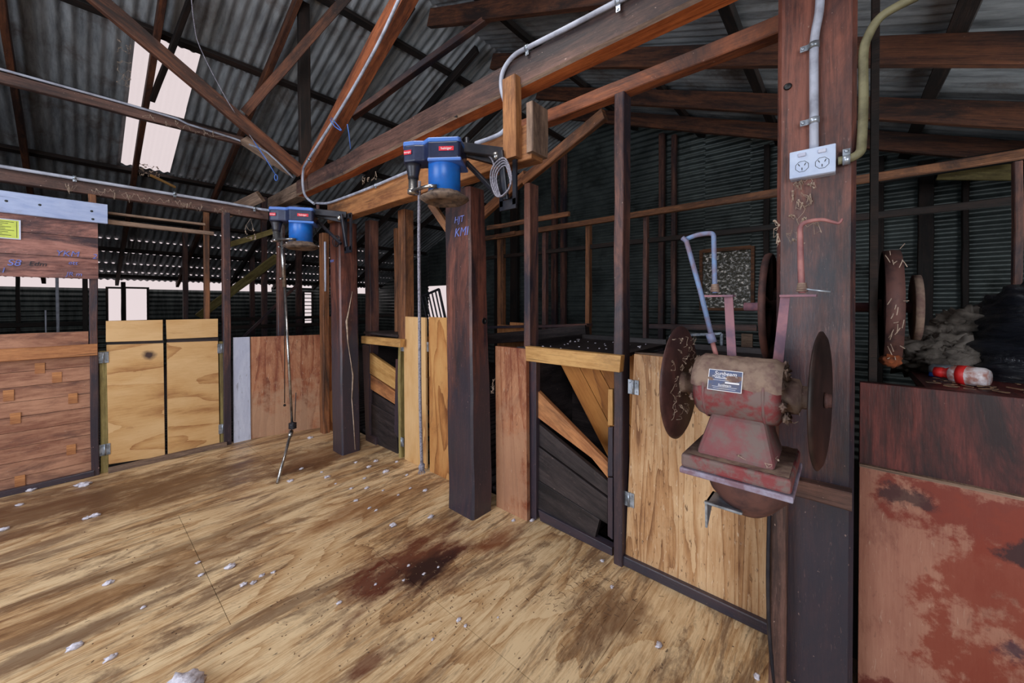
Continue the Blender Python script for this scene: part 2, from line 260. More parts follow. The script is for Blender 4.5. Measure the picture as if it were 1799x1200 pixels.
# ------------------------------------------------------------------ mesh helpers
WOFF = {}
class G:
    def __init__(s): s.v = []; s.f = []; s.uv = []; s.sm = []
    def _add(s, vs, fs, uvs, smooth=False):
        b = len(s.v); s.v += [Vector(v) for v in vs]
        for f, u in zip(fs, uvs): s.f.append([b + i for i in f]); s.uv.append(u); s.sm.append(smooth)
        return s
    def frame_box(s, o, ex, ey, ez, lx, ly, lz, taper=None):
        """box at corner-centre o with half extents; uv: u along x axis"""
        vs = []
        for ix in (-1, 1):
            for iy in (-1, 1):
                for iz in (-1, 1): vs.append(o + ex * (ix * lx / 2) + ey * (iy * ly / 2) + ez * (iz * lz / 2))
        fs = [(0, 1, 3, 2), (4, 6, 7, 5), (0, 4, 5, 1), (2, 3, 7, 6), (0, 2, 6, 4), (1, 5, 7, 3)]
        loc = [(ix * lx / 2, iy * ly / 2, iz * lz / 2) for ix in (-1, 1) for iy in (-1, 1) for iz in (-1, 1)]
        ax = [(1, 2), (1, 2), (0, 2), (0, 2), (0, 1), (0, 1)]
        uvs = [[(loc[i][a] , loc[i][b_] + k * 0.37) for i in f] for k, (f, (a, b_)) in enumerate(zip(fs, ax))]
        return s._add(vs, fs, uvs)
    def box(s, c, d): return s.frame_box(Vector(c), Vector((1, 0, 0)), Vector((0, 1, 0)), Vector((0, 0, 1)), *d)
    def minmax(s, a, b): return s.box([(a[i] + b[i]) / 2 for i in range(3)], [abs(b[i] - a[i]) for i in range(3)])
    def timber(s, p0, p1, w, h, side=None, seg=None, rough=0.003, chamfer=0.004, seed=None):
        """sawn timber from p0 to p1 (centre line); w across 'side' direction, h across the third; slightly irregular"""
        p0, p1 = Vector(p0), Vector(p1); L = (p1 - p0).length; e = (p1 - p0) / L
        if side is None: side = Vector((0, 0, 1)).cross(e) if abs(e.z) < 0.9 else Vector((0, 1, 0))
        sd = Vector(side); sd = (sd - e * sd.dot(e)).normalized(); up = e.cross(sd)
        seg = seg or max(2, min(14, int(L / 0.25))); rnd = random.Random(seed if seed is not None else int((p0.x * 131 + p0.y * 57 + p1.z * 91) * 100))
        c = min(chamfer, w / 4, h / 4)
        prof = [(-w / 2 + c, -h / 2), (w / 2 - c, -h / 2), (w / 2, -h / 2 + c), (w / 2, h / 2 - c), (w / 2 - c, h / 2), (-w / 2 + c, h / 2), (-w / 2, h / 2 - c), (-w / 2, -h / 2 + c)]
        n = 8; vs = []
        for i in range(seg + 1):
            t = i / seg; ja, jb = rnd.uniform(-rough, rough), rnd.uniform(-rough, rough); ks, kt = 1 + rnd.uniform(-rough, rough) / w, 1 + rnd.uniform(-rough, rough) / h
            for (a, b) in prof: vs.append(p0 + e * (L * t) + sd * (a * ks + ja) + up * (b * kt + jb))
        fs, uvs = [], []; per = [0]
        for k in range(n): a, b = prof[k], prof[(k + 1) % n]; per.append(per[-1] + math.hypot(a[0] - b[0], a[1] - b[1]))
        for i in range(seg):
            for k in range(n):
                k2 = (k + 1) % n; fs.append((i * n + k, i * n + k2, (i + 1) * n + k2, (i + 1) * n + k))
                u0, u1 = L * i / seg, L * (i + 1) / seg; uvs.append([(u0, per[k]), (u0, per[k + 1]), (u1, per[k + 1]), (u1, per[k])])
        fs.append(tuple(range(n - 1, -1, -1))); uvs.append([(prof[k][0], prof[k][1]) for k in range(n - 1, -1, -1)])
        fs.append(tuple(seg * n + k for k in range(n))); uvs.append([(prof[k][0], prof[k][1]) for k in range(n)])
        return s._add(vs, fs, uvs)
    def prism(s, pts, thick, udir=None):
        """planar polygon given by 3-D points, extruded by vector thick; u along udir (default first edge)"""
        pts = [Vector(p) for p in pts]; th = Vector(thick); n = len(pts)
        nr = Vector((0, 0, 0))
        for i in range(n): nr += pts[i].cross(pts[(i + 1) % n])
        if nr.dot(th) > 0: pts.reverse()
        u = Vector(udir) if udir else (pts[1] - pts[0]); u.normalize(); w = th.normalized().cross(u).normalized()
        uv = [(p.dot(u), p.dot(w)) for p in pts]; vs = pts + [p + th for p in pts]
        fs = [tuple(range(n)), tuple(range(2 * n - 1, n - 1, -1))]; uvs = [uv, [uv[i] for i in range(n - 1, -1, -1)]]
        T = th.length
        for i in range(n):
            j = (i + 1) % n; fs.append((i, n + i, n + j, j)); L = (pts[j] - pts[i]).length; uvs.append([(0, 0), (0, T), (L, T), (L, 0)])
        return s._add(vs, fs, uvs)
    def tube(s, pts, r, seg=10, caps=True, smooth_path=0):
        pts = [Vector(p) for p in pts]
        if smooth_path and len(pts) > 2:
            out = []; P = [pts[0]] + pts + [pts[-1]]
            for i in range(1, len(P) - 2):
                for k in range(smooth_path):
                    t = k / smooth_path; a, b, c, d = P[i - 1], P[i], P[i + 1], P[i + 2]
                    out.append(0.5 * ((2 * b) + (c - a) * t + (2 * a - 5 * b + 4 * c - d) * t * t + (3 * b - a - 3 * c + d) * t ** 3))
            pts = out + [pts[-1]]
        n = len(pts); rr = r if isinstance(r, (list, tuple)) else [r] * n
        if len(rr) != n: rr = [rr[0] + (rr[-1] - rr[0]) * i / (n - 1) for i in range(n)]
        t0 = (pts[1] - pts[0]).normalized(); a = t0.orthogonal().normalized(); vs = []; L = [0]
        for i in range(n):
            t = ((pts[min(i + 1, n - 1)] - pts[max(i - 1, 0)])).normalized(); a = (a - t * a.dot(t)).normalized(); b = t.cross(a)
            for k in range(seg): an = 2 * math.pi * k / seg; vs.append(pts[i] + (a * math.cos(an) + b * math.sin(an)) * rr[i])
            if i: L.append(L[-1] + (pts[i] - pts[i - 1]).length)
        fs, uvs = [], []
        for i in range(n - 1):
            for k in range(seg):
                k2 = (k + 1) % seg; fs.append((i * seg + k, i * seg + k2, (i + 1) * seg + k2, (i + 1) * seg + k)); c = 2 * math.pi * rr[i] / seg
                uvs.append([(L[i], k * c), (L[i], (k + 1) * c), (L[i + 1], (k + 1) * c), (L[i + 1], k * c)])
        s._add(vs, fs, uvs, seg > 5)
        if caps:
            b0 = len(s.v) - n * seg
            for ring, rev in ((0, True), (n - 1, False)):
                f = [b0 + ring * seg + k for k in range(seg)]
                if rev: f.reverse()
                s.f.append(f); s.uv.append([(0, 0)] * seg); s.sm.append(False)
        return s
    def lathe(s, o, axis, prof, seg=28, wob=0.0, seed=1):
        """prof: (distance along axis, radius) pairs"""
        o = Vector(o); ax = Vector(axis).normalized(); a = ax.orthogonal().normalized(); b = ax.cross(a); n = len(prof); vs = []
        rnd = random.Random(seed); jit = [rnd.uniform(-wob, wob) for _ in range(seg)]
        for (t, r) in prof:
            for k in range(seg): an = 2 * math.pi * k / seg; vs.append(o + ax * t + (a * math.cos(an) + b * math.sin(an)) * (r * (1 + jit[k])))
        fs, uvs = [], []
        for i in range(n - 1):
            for k in range(seg):
                k2 = (k + 1) % seg; fs.append((i * seg + k, i * seg + k2, (i + 1) * seg + k2, (i + 1) * seg + k)); uvs.append([(prof[i][0], k / seg), (prof[i][0], (k + 1) / seg), (prof[i + 1][0], (k + 1) / seg), (prof[i + 1][0], k / seg)])
        for ring, rev in ((0, True), (n - 1, False)):
            if prof[ring][1] > 1e-5:
                f = [ring * seg + k for k in range(seg)]
                if rev: f.reverse()
                fs.append(tuple(f)); uvs.append([(0, 0)] * seg)
        s._add(vs, fs, uvs, True); return s
    def blob(s, c, r, sub=2, amp=0.25, freq=3.0, seed=0):
        c = Vector(c); r = Vector(r) if not isinstance(r, (int, float)) else Vector((r, r, r)); nu, nv = 6 * sub, 4 * sub; vs = []
        off = Vector((seed * 3.1, seed * 1.7, seed * 2.3))
        for i in range(nv + 1):
            th = math.pi * i / nv
            for k in range(nu):
                ph = 2 * math.pi * k / nu; d = Vector((math.sin(th) * math.cos(ph), math.sin(th) * math.sin(ph), math.cos(th)))
                q = 1 + amp * mnoise.fractal(d * freq + off, 0.8, 2.0, 4); vs.append(c + Vector((d.x * r.x, d.y * r.y, d.z * r.z)) * q)
        fs = [(i * nu + k, (i + 1) * nu + k, (i + 1) * nu + (k + 1) % nu, i * nu + (k + 1) % nu) for i in range(nv) for k in range(nu)]
        return s._add(vs, fs, [[(0, 0), (0, .1), (.1, .1), (.1, 0)]] * len(fs), True)
    def build(s, name, mat, parent=None, bevel=0.0, origin=None):
        xs = [v.x for v in s.v]; ys = [v.y for v in s.v]; zs = [v.z for v in s.v]
        if parent is None:
            off = Vector(origin) if origin else Vector(((min(xs) + max(xs)) / 2, (min(ys) + max(ys)) / 2, min(zs)))
        else: off = WOFF[parent.name]
        me = bpy.data.meshes.new(name); me.from_pydata([v - off for v in s.v], [], s.f)
        uvl = me.uv_layers.new(name='UVMap'); i = 0
        for poly, u in zip(me.polygons, s.uv):
            for k in range(poly.loop_total): uvl.data[poly.loop_start + k].uv = u[k % len(u)]
        me.polygons.foreach_set('use_smooth', s.sm); me.materials.append(M[mat] if isinstance(mat, str) else mat); me.update()
        o = bpy.data.objects.new(name, me); COL.objects.link(o)
        if parent is None: o.location = off
        else: o.parent = parent
        WOFF[o.name] = off
        if bevel:
            b = o.modifiers.new('bevel', 'BEVEL'); b.width = bevel; b.segments = 2; b.limit_method = 'ANGLE'; b.angle_limit = R(40)
        return o
def tag(o, label=None, cat=None, group=None, kind=None):
    if label: o['label'] = label
    if cat: o['category'] = cat
    if group: o['group'] = group
    if kind: o['kind'] = kind
    return o
def thing(name, label, cat, loc, group=None):
    o = bpy.data.objects.new(name, None); o.empty_display_size = 0.1; COL.objects.link(o); o.location = loc; WOFF[o.name] = Vector(loc)
    return tag(o, label, cat, group)
def copy_tree(o, parent=None):
    c = o.copy(); COL.objects.link(c); c.parent = parent; WOFF[c.name] = WOFF[o.name]
    for ch in list(o.children): copy_tree(ch, c)
    return c
def children_of(o): return [c for c in bpy.data.objects if c.parent == o]
def text_mesh(name, body, size, mat, parent, origin, xdir, ydir, extrude=0.0008, shear=0.0):
    cu = bpy.data.curves.new(name, 'FONT'); cu.body = body; cu.size = size; cu.extrude = extrude; cu.align_x = 'CENTER'; cu.align_y = 'CENTER'; cu.shear = shear
    t = bpy.data.objects.new(name + '_tmp', cu); COL.objects.link(t); bpy.context.view_layer.update()
    me = bpy.data.meshes.new_from_object(t.evaluated_get(bpy.context.evaluated_depsgraph_get())); bpy.data.objects.remove(t); bpy.data.curves.remove(cu)
    xd, yd = Vector(xdir).normalized(), Vector(ydir).normalized(); yd = (yd - xd * yd.dot(xd)).normalized(); zd = xd.cross(yd); off = WOFF[parent.name] if parent else Vector(origin)
    for v in me.vertices: v.co = Vector(origin) + xd * v.co.x + yd * v.co.y + zd * v.co.z - off
    me.materials.clear(); me.materials.append(M[mat]); o = bpy.data.objects.new(name, me); COL.objects.link(o)
    if parent: o.parent = parent
    else: o.location = off
    WOFF[o.name] = off; return o
Xv, Yv, Zv = Vector((1, 0, 0)), Vector((0, 1, 0)), Vector((0, 0, 1))
def TH(name, label, cat, p0, p1, w, h, mat, group=None, side=None, rough=0.003, **k):
    return tag(G().timber(p0, p1, w, h, side=side, rough=rough, **k).build(name, mat), label, cat, group)
def corr(g, o, across, along, W_, L_, nrm, pitch=0.076, amp=0.009, seg=6, rows=1):
    """corrugated sheet: ribs run along 'along', profile across 'across'"""
    n = max(seg, int(W_ / pitch * seg)); vs = []
    for j in range(rows + 1):
        for i in range(n + 1):
            x = W_ * i / n; vs.append(o + across * x + along * (L_ * j / rows) + nrm * (amp * math.sin(2 * math.pi * x / pitch)))
    fs = [(j * (n + 1) + i, j * (n + 1) + i + 1, (j + 1) * (n + 1) + i + 1, (j + 1) * (n + 1) + i) for j in range(rows) for i in range(n)]
    g._add(vs, fs, [[(0, 0), (0, .1), (.1, .1), (.1, 0)]] * len(fs), True)
def struct(g, name, mat): return tag(g.build(name, mat), None, None, None, 'structure')
# ================================================================== FLOOR, ROOF, OUTER WALLS
g = G()
for ix in range(-3, 1):
    for iy in range(-2, 4):
        x0 = 0.40 + 2.4 * ix if iy % 2 else 0.40 + 2.4 * ix + 0.62; y0 = 0.66 + 1.2 * iy
        x1, y1 = min(x0 + 2.398, 1.86), min(y0 + 1.1985, 4.32)
        if x1 > x0 and y1 > y0: g.minmax((x0, y0, -0.02), (x1, y1, 0.0))
for iy in range(-2, 4):
    x0 = 2.80 + (0 if iy % 2 else .62) - 2.4 + 0.0; y0 = 0.66 + 1.2 * iy
    if x0 < 1.86 and x0 >= 0.40 + .3 and False: pass
struct(g, 'floor', 'floor')
g = G(); g.minmax((-4, -3.2, -0.60), (7.2, 11.2, -0.55)); g.minmax((-4, -3.2, -0.05), (1.86, 4.32, -0.022)); struct(g, 'ground_under_shed', 'dark')
g = G()
for k in range(60):
    y = 4.40 + k * 0.105; g.minmax((-2.6, y, -0.05), (6.0, y + 0.08, -0.01))
for k in range(34):
    y = 4.30 - k * 0.105 - 0.08; g.minmax((1.95, y, -0.05), (6.0, y + 0.08, -0.01))
tag(g.build('slatted_floor', 'black_board'), None, None, None, 'structure').name = 'floor_slatted'
UPN = Vector((0, RS, 1)).normalized(); AL = Vector((0, 1, -RS)).normalized()
UPN2 = Vector((0, -NS, 1)).normalized(); AL2 = Vector((0, -1, -NS)).normalized()
def far_patch(g, x0, x1, y0, y1, rows=1, lift=0):
    L = (y1 - y0) / AL.y; corr(g, Vector((x0, y0, roof_z(y0) + lift)), Xv, AL, x1 - x0, L, UPN, pitch=0.09, amp=0.013, seg=8, rows=rows)
g = G()
far_patch(g, -2.7, 7.6, RIDGE, 5.0, lift=0.012); far_patch(g, -2.7, 0.38, 4.98, 5.80, lift=0.012); far_patch(g, 0.85, 7.6, 4.98, 5.80, lift=0.012)
far_patch(g, -2.7, 0.38, 5.72, 7.06); far_patch(g, 0.85, 7.6, 5.72, 7.06); far_patch(g, -2.7, 7.6, 7.02, 8.56)
for k, (ya, yb_) in enumerate(((8.54, 9.01), (8.99, 9.45), (9.43, 9.87), (9.85, 10.21), (10.19, 10.55))): far_patch(g, -2.7 - (.045 if k % 2 == 0 else 0), 7.6, ya, yb_, lift=-.008 * (k + 1))  # short stepped laps let sky through, standing in for glints on the iron
tag(g.build('ceiling', 'iron'), None, None, None, 'structure')
g = G(); L2 = (RIDGE + 2.7) / -AL2.y
corr(g, Vector((-2.7, RIDGE, roof_z(RIDGE) + 0.003)), Xv, AL2, 10.3, L2, UPN2, pitch=0.09, amp=0.010, seg=8)
tag(g.build('ceiling_near_slope', 'iron'), None, None, None, 'structure')
# skylight sheet
sk = N('milky_skylight_sheet'); bs = sk.t.nodes['Principled BSDF']; out = sk.t.nodes['Material Output']
tr = sk.n('ShaderNodeBsdfTransparent'); tl = sk.n('ShaderNodeBsdfTranslucent', i0=(0.95, 0.95, 0.95, 1)); mx = sk.n('ShaderNodeMixShader', i0=0.25)
sk.l(tr.outputs[0], mx.inputs[1]); sk.l(tl.outputs[0], mx.inputs[2]); sk.l(mx.outputs[0], out.inputs[0]); M['skylight'] = sk.m
g = G(); far_patch(g, 0.36, 0.87, 4.95, 7.08, lift=0.012); tag(g.build('window_1', 'skylight'), None, None, None, 'structure')
# far wall (pen side) along X at Y = 10.8, with an open strip under the eave and louvre openings
YB = 10.8; ZT = atY(300, 509, YB).z
openings = []
def op(x0, x1, y0, y1):
    a = atY(x0, y0, YB); b = atY(x1, y1, YB); openings.append((a.x, b.x, b.z, a.z))
op(190, 213, 507, 568); op(221, 258, 507, 568); op(655, 667, 508, 555); op(534, 547, 514, 572)
openings.sort()
g = G()
def wallx(g, x0, x1, z0, z1):
    if x1 - x0 < 0.02 or z1 - z0 < 0.02: return
    corr(g, Vector((x0, YB, z0)), Zv, Xv, z1 - z0, x1 - x0, Vector((0, -1, 0)), pitch=0.09, amp=0.010, seg=6)
xc = -3.0
for (a, b, z0, z1) in openings:
    wallx(g, xc, a, -0.55, ZT); wallx(g, a, b, -0.55, z0); wallx(g, a, b, z1, ZT) ; xc = b
wallx(g, xc, 7.6, -0.55, ZT)
wallx(g, 4.2, 5.05, ZT, ZT + 0.3); wallx(g, 5.9, 7.6, ZT, ZT + 0.3); wallx(g, 3.2, 4.2, ZT, ZT + 0.12)
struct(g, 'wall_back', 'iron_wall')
XR = 6.0
g = G(); wa = atX(1236, 445, XR); wb = atX(1320, 541, XR)
def wally(g, y0, y1, z0, z1): corr(g, Vector((XR, y0, z0)), Zv, Yv, z1 - z0, y1 - y0, Vector((-1, 0, 0)), pitch=0.09, amp=0.011, seg=6)
w2a = atX(752, 503, XR); w2b = atX(800, 575, XR)
wally(g, wa.y - .02, w2b.y + .02, -0.55, 4.75); wally(g, w2b.y, w2a.y, -0.55, w2b.z); wally(g, w2b.y, w2a.y, w2a.z, 4.75); wally(g, w2a.y - .02, 10.8, -0.55, 4.75); wally(g, wb.y, wa.y, -0.55, wb.z); wally(g, wb.y, wa.y, wa.z, 4.75); wally(g, -2.8, wb.y + .02, -0.55, 4.75)
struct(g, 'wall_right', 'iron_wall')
g = G(); corr(g, Vector((-2.68, -2.7, -0.5)), Yv, Zv, 13.5, 5.0, Xv, pitch=0.09); struct(g, 'wall_left', 'iron')
g = G(); corr(g, Vector((-2.7, -2.6, -0.5)), Xv, Zv, 8.7, 3.2, Yv, pitch=0.09); struct(g, 'wall_front', 'iron')
# louvre window in the right wall, frame + panes + wood
t = tag(thing('window_2', 'louvred window of dirty glass in the dark iron wall', 'window', ((XR - .03), (wa.y + wb.y) / 2, wb.z)), kind='structure')
t.name = 'window_2'; WOFF['window_2'] = Vector(t.location)
g = G(); w_, h_ = wa.y - wb.y, wa.z - wb.z
for (a, b) in (((XR - .06, wb.y - .04, wb.z - .04), (XR + .02, wb.y, wa.z + .04)), ((XR - .06, wa.y, wb.z - .04), (XR + .02, wa.y + .04, wa.z + .04)), ((XR - .06, wb.y, wb.z - .04), (XR + .02, wa.y, wb.z)), ((XR - .06, wb.y, wa.z), (XR + .02, wa.y, wa.z + .05))): g.minmax(a, b)
g.build('window_frame', 'stud_orange', t)
m = N('grimy_louvre_glass'); c = m.coords('POS', 1); n1 = m.noise(c((1, 22, 30)), 1.0, 4, 0.7); colr = m.ramp(n1, [(0.5, S(60, 56, 40)), (0.62, S(200, 205, 210))])
m.done(colr, 0.35); m.b.inputs['Transmission Weight'].default_value = 0.0; M['louvre'] = m.m
out = m.t.nodes['Material Output']; tr = m.n('ShaderNodeBsdfTransparent', i0=(0.85, 0.85, 0.8, 1)); mx = m.n('ShaderNodeMixShader'); m.l(m.ramp(n1, [(0.53, (0.92,)), (0.66, (0.25,))]), mx.inputs[0]); m.l(tr.outputs[0], mx.inputs[1]); m.l(m.b.outputs[0], mx.inputs[2]); m.l(mx.outputs[0], out.inputs[0])
for k in range(5):
    z = wb.z + h_ * (k - 0.02) / 5; g = G(); g.prism([(XR - .045, wb.y, z), (XR - .045, wa.y, z), (XR - .015, wa.y, z + h_ * .215), (XR - .015, wb.y, z + h_ * .215)], (0.004, 0, 0)); g.build('pane', 'louvre', t)
# ================================================================== ROOF TIMBERS
RAFX = [(-0.38, 'far left'), (0.50, 'crossing in front of the skylight'), (1.37, 'just left of the dark king post')]
for x, w in RAFX:
    y0, y1 = RIDGE, 10.45
    TH('rafter', f'sloping brown rafter under the left roof iron, {w}', 'rafter', (x, y0, roof_z(y0) - .15), (x, y1, roof_z(y1) - .15), .05, .10, 'rafter', 'left roof rafters', side=Xv)
for i, x in enumerate((2.25, 3.15, 4.05, 4.95)):
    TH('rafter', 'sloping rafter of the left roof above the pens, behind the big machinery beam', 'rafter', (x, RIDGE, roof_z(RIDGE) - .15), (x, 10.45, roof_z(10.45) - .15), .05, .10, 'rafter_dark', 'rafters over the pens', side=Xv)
NR = ((2.48, 'nearest, above the long beam'), (3.42, 'topmost behind the socket post'), (4.36, 'second one down'), (5.15, 'lowest and darkest'))
for x, w in NR:
    TH('rafter', f'thick brown rafter of the right roof slope, {w}', 'rafter', (x, RIDGE, roof_z(RIDGE) - .17), (x, -2.5, roof_z(-2.5) - .17), .06, .17, 'rafter', 'right roof rafters', side=Xv)
for i, (y, w) in enumerate(((3.80, 'topmost'), (4.87, 'along the top of the skylight'), (5.92, 'across the middle of the skylight'), (7.05, 'along the foot of the skylight'))):
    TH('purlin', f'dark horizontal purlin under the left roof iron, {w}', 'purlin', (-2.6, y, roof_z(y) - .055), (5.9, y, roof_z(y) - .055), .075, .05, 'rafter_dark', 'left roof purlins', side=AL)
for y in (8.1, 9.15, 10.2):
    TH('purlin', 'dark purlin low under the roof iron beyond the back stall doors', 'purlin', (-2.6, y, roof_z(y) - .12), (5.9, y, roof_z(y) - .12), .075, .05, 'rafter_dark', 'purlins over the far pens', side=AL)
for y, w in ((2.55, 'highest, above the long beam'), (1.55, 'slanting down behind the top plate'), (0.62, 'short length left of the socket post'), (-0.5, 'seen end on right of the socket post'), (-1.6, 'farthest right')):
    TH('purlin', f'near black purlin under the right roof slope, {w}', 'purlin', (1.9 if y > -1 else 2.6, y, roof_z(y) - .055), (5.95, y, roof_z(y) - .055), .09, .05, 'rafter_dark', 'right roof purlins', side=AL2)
# node where the truss members meet
ND = Vector((1.46, 4.0, 2.55))
BX0, BX1 = 1.45, 1.56
BZ0, BZ1 = 2.375, 2.53
LB = TH('beam', 'long dark sawn beam crossing the picture from upper right to the truss joint', 'beam', ((BX0 + BX1) / 2, 4.12, (BZ0 + BZ1) / 2), ((BX0 + BX1) / 2, -0.6, (BZ0 + BZ1) / 2), .11, .155, 'beam', side=Xv, chamfer=.013)
TH('beam', 'pale tan beam end left of the truss joint under the pendant cords', 'beam', ((BX0 + BX1) / 2, 4.13, (BZ0 + BZ1) / 2 - .01), ((BX0 + BX1) / 2, 5.0, (BZ0 + BZ1) / 2 - .01), .11, .145, 'grey_wood', side=Xv)
LB.data.materials.append(M['beam_raw_bounce']); LB.data.materials.append(M['grey_wood'])
for p_ in LB.data.polygons:
    if p_.normal.z < -.9: p_.material_index = 1
    elif p_.normal.z < -.3 and p_.normal.x < -.3: p_.material_index = 2
g = G(); nc = atX(797, 199, BX0 - .0005); g.prism([nc + Vector((0, -.03, .03)), nc + Vector((0, .035, .02)), nc + Vector((0, .012, -.015)), nc + Vector((0, -.03, -.035))], (.002, 0, 0)); g.build('notch', 'slot', LB)
TH('strut', 'thick dark diagonal strut crossing in front of the skylight', 'strut', ND + (atY(150, -18, 3.95) - ND) * 1.34, ND + Vector((-.02, -.03, .02)), .05, .11, 'rafter', side=Yv)
TH('strut', 'short dark prop leaning against the rafter in front of the skylight', 'strut', on_roof(338, -12, .22), on_roof(268, 176, .22), .04, .06, 'rafter_dark', side=Xv)
TH('king_post', 'upright dark post rising from the truss joint', 'post', ND + Vector((.03, .02, .03)), (1.45, 3.93, roof_z(3.93) - .05), .10, .06, 'rafter_dark', side=Xv)
a = ND + Vector((.02, -.04, -.02)); b = a + (atX(725, -30, 1.45) - a) * 1.28
TH('strut', 'broad orange brown strut with a grey conduit rising right from the truss joint', 'strut', a, b, .10, .14, 'strut_wood', side=Xv)
cdir = (b - a)
TH('strut', 'slim brown strut crossing behind the upright at upper left', 'strut', atY(430, 198, 4.06), atY(612, -8, 3.3), .035, .075, 'rafter', side=Yv)
TH('strut', 'light brown diagonal strut from the orange strut up to the right', 'strut', atX(618, 206, 1.66), Vector((2.55, 2.45, roof_z(2.45) - .16)), .045, .085, 'stud', side=Zv)
TH('tie_beam', 'upper horizontal tie with a thin conduit across the skylight', 'beam', (-2.4, 4.5, 2.885), (1.12, 4.5, 2.905), .05, .075, 'beam', side=Yv)
TH('timber_offcut', 'short pale timber linking the upper tie to the truss joint', 'timber', (1.09, 4.44, 2.90), (1.40, 4.1, 2.60), .06, .09, 'grey_wood', side=Yv)
TH('tie_beam', 'lower dark horizontal beam with conduit above the stall doors', 'beam', (-2.4, 4.30, 2.165), (1.24, 4.30, 2.165), .07, .085, 'beam', side=Yv)
TH('timber_offcut', 'grey sawn block tilted above the end of the lower conduit beam', 'timber', atY(395, 376, 4.75), atY(458, 345, 4.4), .05, .11, 'grey_wood', side=Yv)
TH('timber_offcut', 'small wood splinter hanging below the skylight', 'timber', on_roof(264, 308, .3), on_roof(308, 329, .3), .02, .03, 'pine')
# lower beam carrying the shearing machines
TH('beam', 'yellow orange machinery beam bolted across the tops of the big posts', 'beam', (1.50, 3.43, 2.095), (1.50, 1.145, 2.095), .09, .175, 'beam_tan', side=Xv)
TH('hanger_block', 'upright timber hanger between the long beam and the machinery beam', 'timber', (1.435, 1.25, 2.02), (1.435, 1.25, 2.42), .05, .085, 'beam_tan', side=Xv)
TH('hanger_block', 'short pale packing block beside the timber hanger', 'timber', (1.50, 1.14, 2.03), (1.50, 1.14, 2.27), .13, .04, 'grey_wood', side=Xv)
TH('top_plate', 'long brown top plate over the slim studs, from hanger block to socket post', 'beam', (1.80, 1.48, 2.37), (1.80, 0.17, 2.37), .07, .07, 'strut_wood', side=Xv)
TH('brace', 'brown diagonal brace under the top plate behind the packing block', 'brace', (2.02, 1.05, 2.40), (2.10, 1.72, 2.17), .04, .07, 'stud_orange', side=Xv)
TH('brace', 'brown diagonal brace low behind the second big post', 'brace', (2.15, 1.74, 2.23), (2.25, 2.35, 2.02), .04, .08, 'stud_orange', side=Xv)
TH('brace', 'small orange knee brace left of the second post head', 'brace', atX(757, 358, 1.56), atX(792, 408, 1.60), .03, .05, 'beam_tan', side=Xv)
# ================================================================== BIG POSTS
def big_post(label, corner, dx, dy, h, lean, mat='old', bulge=None):
    x0, y0 = corner; g = G(); seg = 16; vs = []; rnd = random.Random(int(y0 * 100)); c = 0.012
    prof = [(c, 0), (dx - c, 0), (dx, c), (dx, dy - c), (dx - c, dy), (c, dy), (0, dy - c), (0, c)]
    for i in range(seg + 1):
        t = i / seg; j = rnd.uniform(-.003, .003)
        for (a, b) in prof:
            xx, yy = a, b
            if bulge: xx = a + (bulge(t) if a > dx / 2 else 0)
            vs.append(Vector((x0 + xx + lean[0] * t + j, y0 + yy + lean[1] * t, h * t)))
    n = 8; fs = []; uvs = []; per = [0]
    for k in range(n): a, b = prof[k], prof[(k + 1) % n]; per.append(per[-1] + math.hypot(a[0] - b[0], a[1] - b[1]))
    for i in range(seg):
        for k in range(n):
            k2 = (k + 1) % n; fs.append((i * n + k, i * n + k2, (i + 1) * n + k2, (i + 1) * n + k)); u0, u1 = h * i / seg, h * (i + 1) / seg
            uvs.append([(u0, per[k]), (u0, per[k + 1]), (u1, per[k + 1]), (u1, per[k])])
    fs.append(tuple(range(n - 1, -1, -1))); uvs.append([(0, 0)] * n); fs.append(tuple(seg * n + k for k in range(n))); uvs.append([(0, 0)] * n)
    g._add(vs, fs, uvs); return tag(g.build('timber_post', mat), label, 'post')
p1 = big_post('big blackened square post with a long pale crack, left of the two machine posts', (1.475, 3.205), .165, .19, 2.005, (0, .05))
g = G(); pts = [atX(x, y, 1.9) for x, y in ((619, 512), (613, 545), (609, 565), (611, 600), (617, 640), (620, 660), (618, 700), (621, 740), (624, 790))]
fy = lambda z: 3.205 + .05 * z / 2.005 - .001
pts = [atY(x, y, fy(1.3 - (y - 533) / 666 * 3.3)) for x, y in ((619, 512), (613, 545), (609, 565), (611, 600), (617, 640), (620, 660), (618, 700), (621, 740), (624, 790))]
g.tube(pts, [.0015, .0045, .010, .004, .003, .007, .004, .004, .003], 6, smooth_path=0)
tag(g.build('crack', 'web', p1), 'pale splintered drying crack')
bul = lambda t: -.035 * max(0, (t - .45) / .55) ** 1.0 + .006 * math.sin(t * 9)
p2 = big_post('big square post with a knot hole and chalked letters, carrying the nearer shearing machine', (1.545, 1.655), .165, .235, 2.005, (0, .035), bulge=bul)
kx = atY(851, 564, 1.655 + .035 * .6 - .001); g = G(); g.lathe(kx + Vector((0, .012, 0)), (0, -1, 0), [(0, .001), (.0125, .011), (.0135, .016), (.014, .019), (.012, .021)], 16); g.build('knot_hole', 'slot', p2)
p3 = big_post('thick dark post at the right carrying the power socket', (1.60, -0.03), .19, .205, 3.05, (0, .0), 'old')
g = G(); g.lathe(atX(1384, 152, 1.598), (-1, 0, 0), [(0, .012), (.003, .009)], 12); g.build('knot_hole', 'slot', p3)
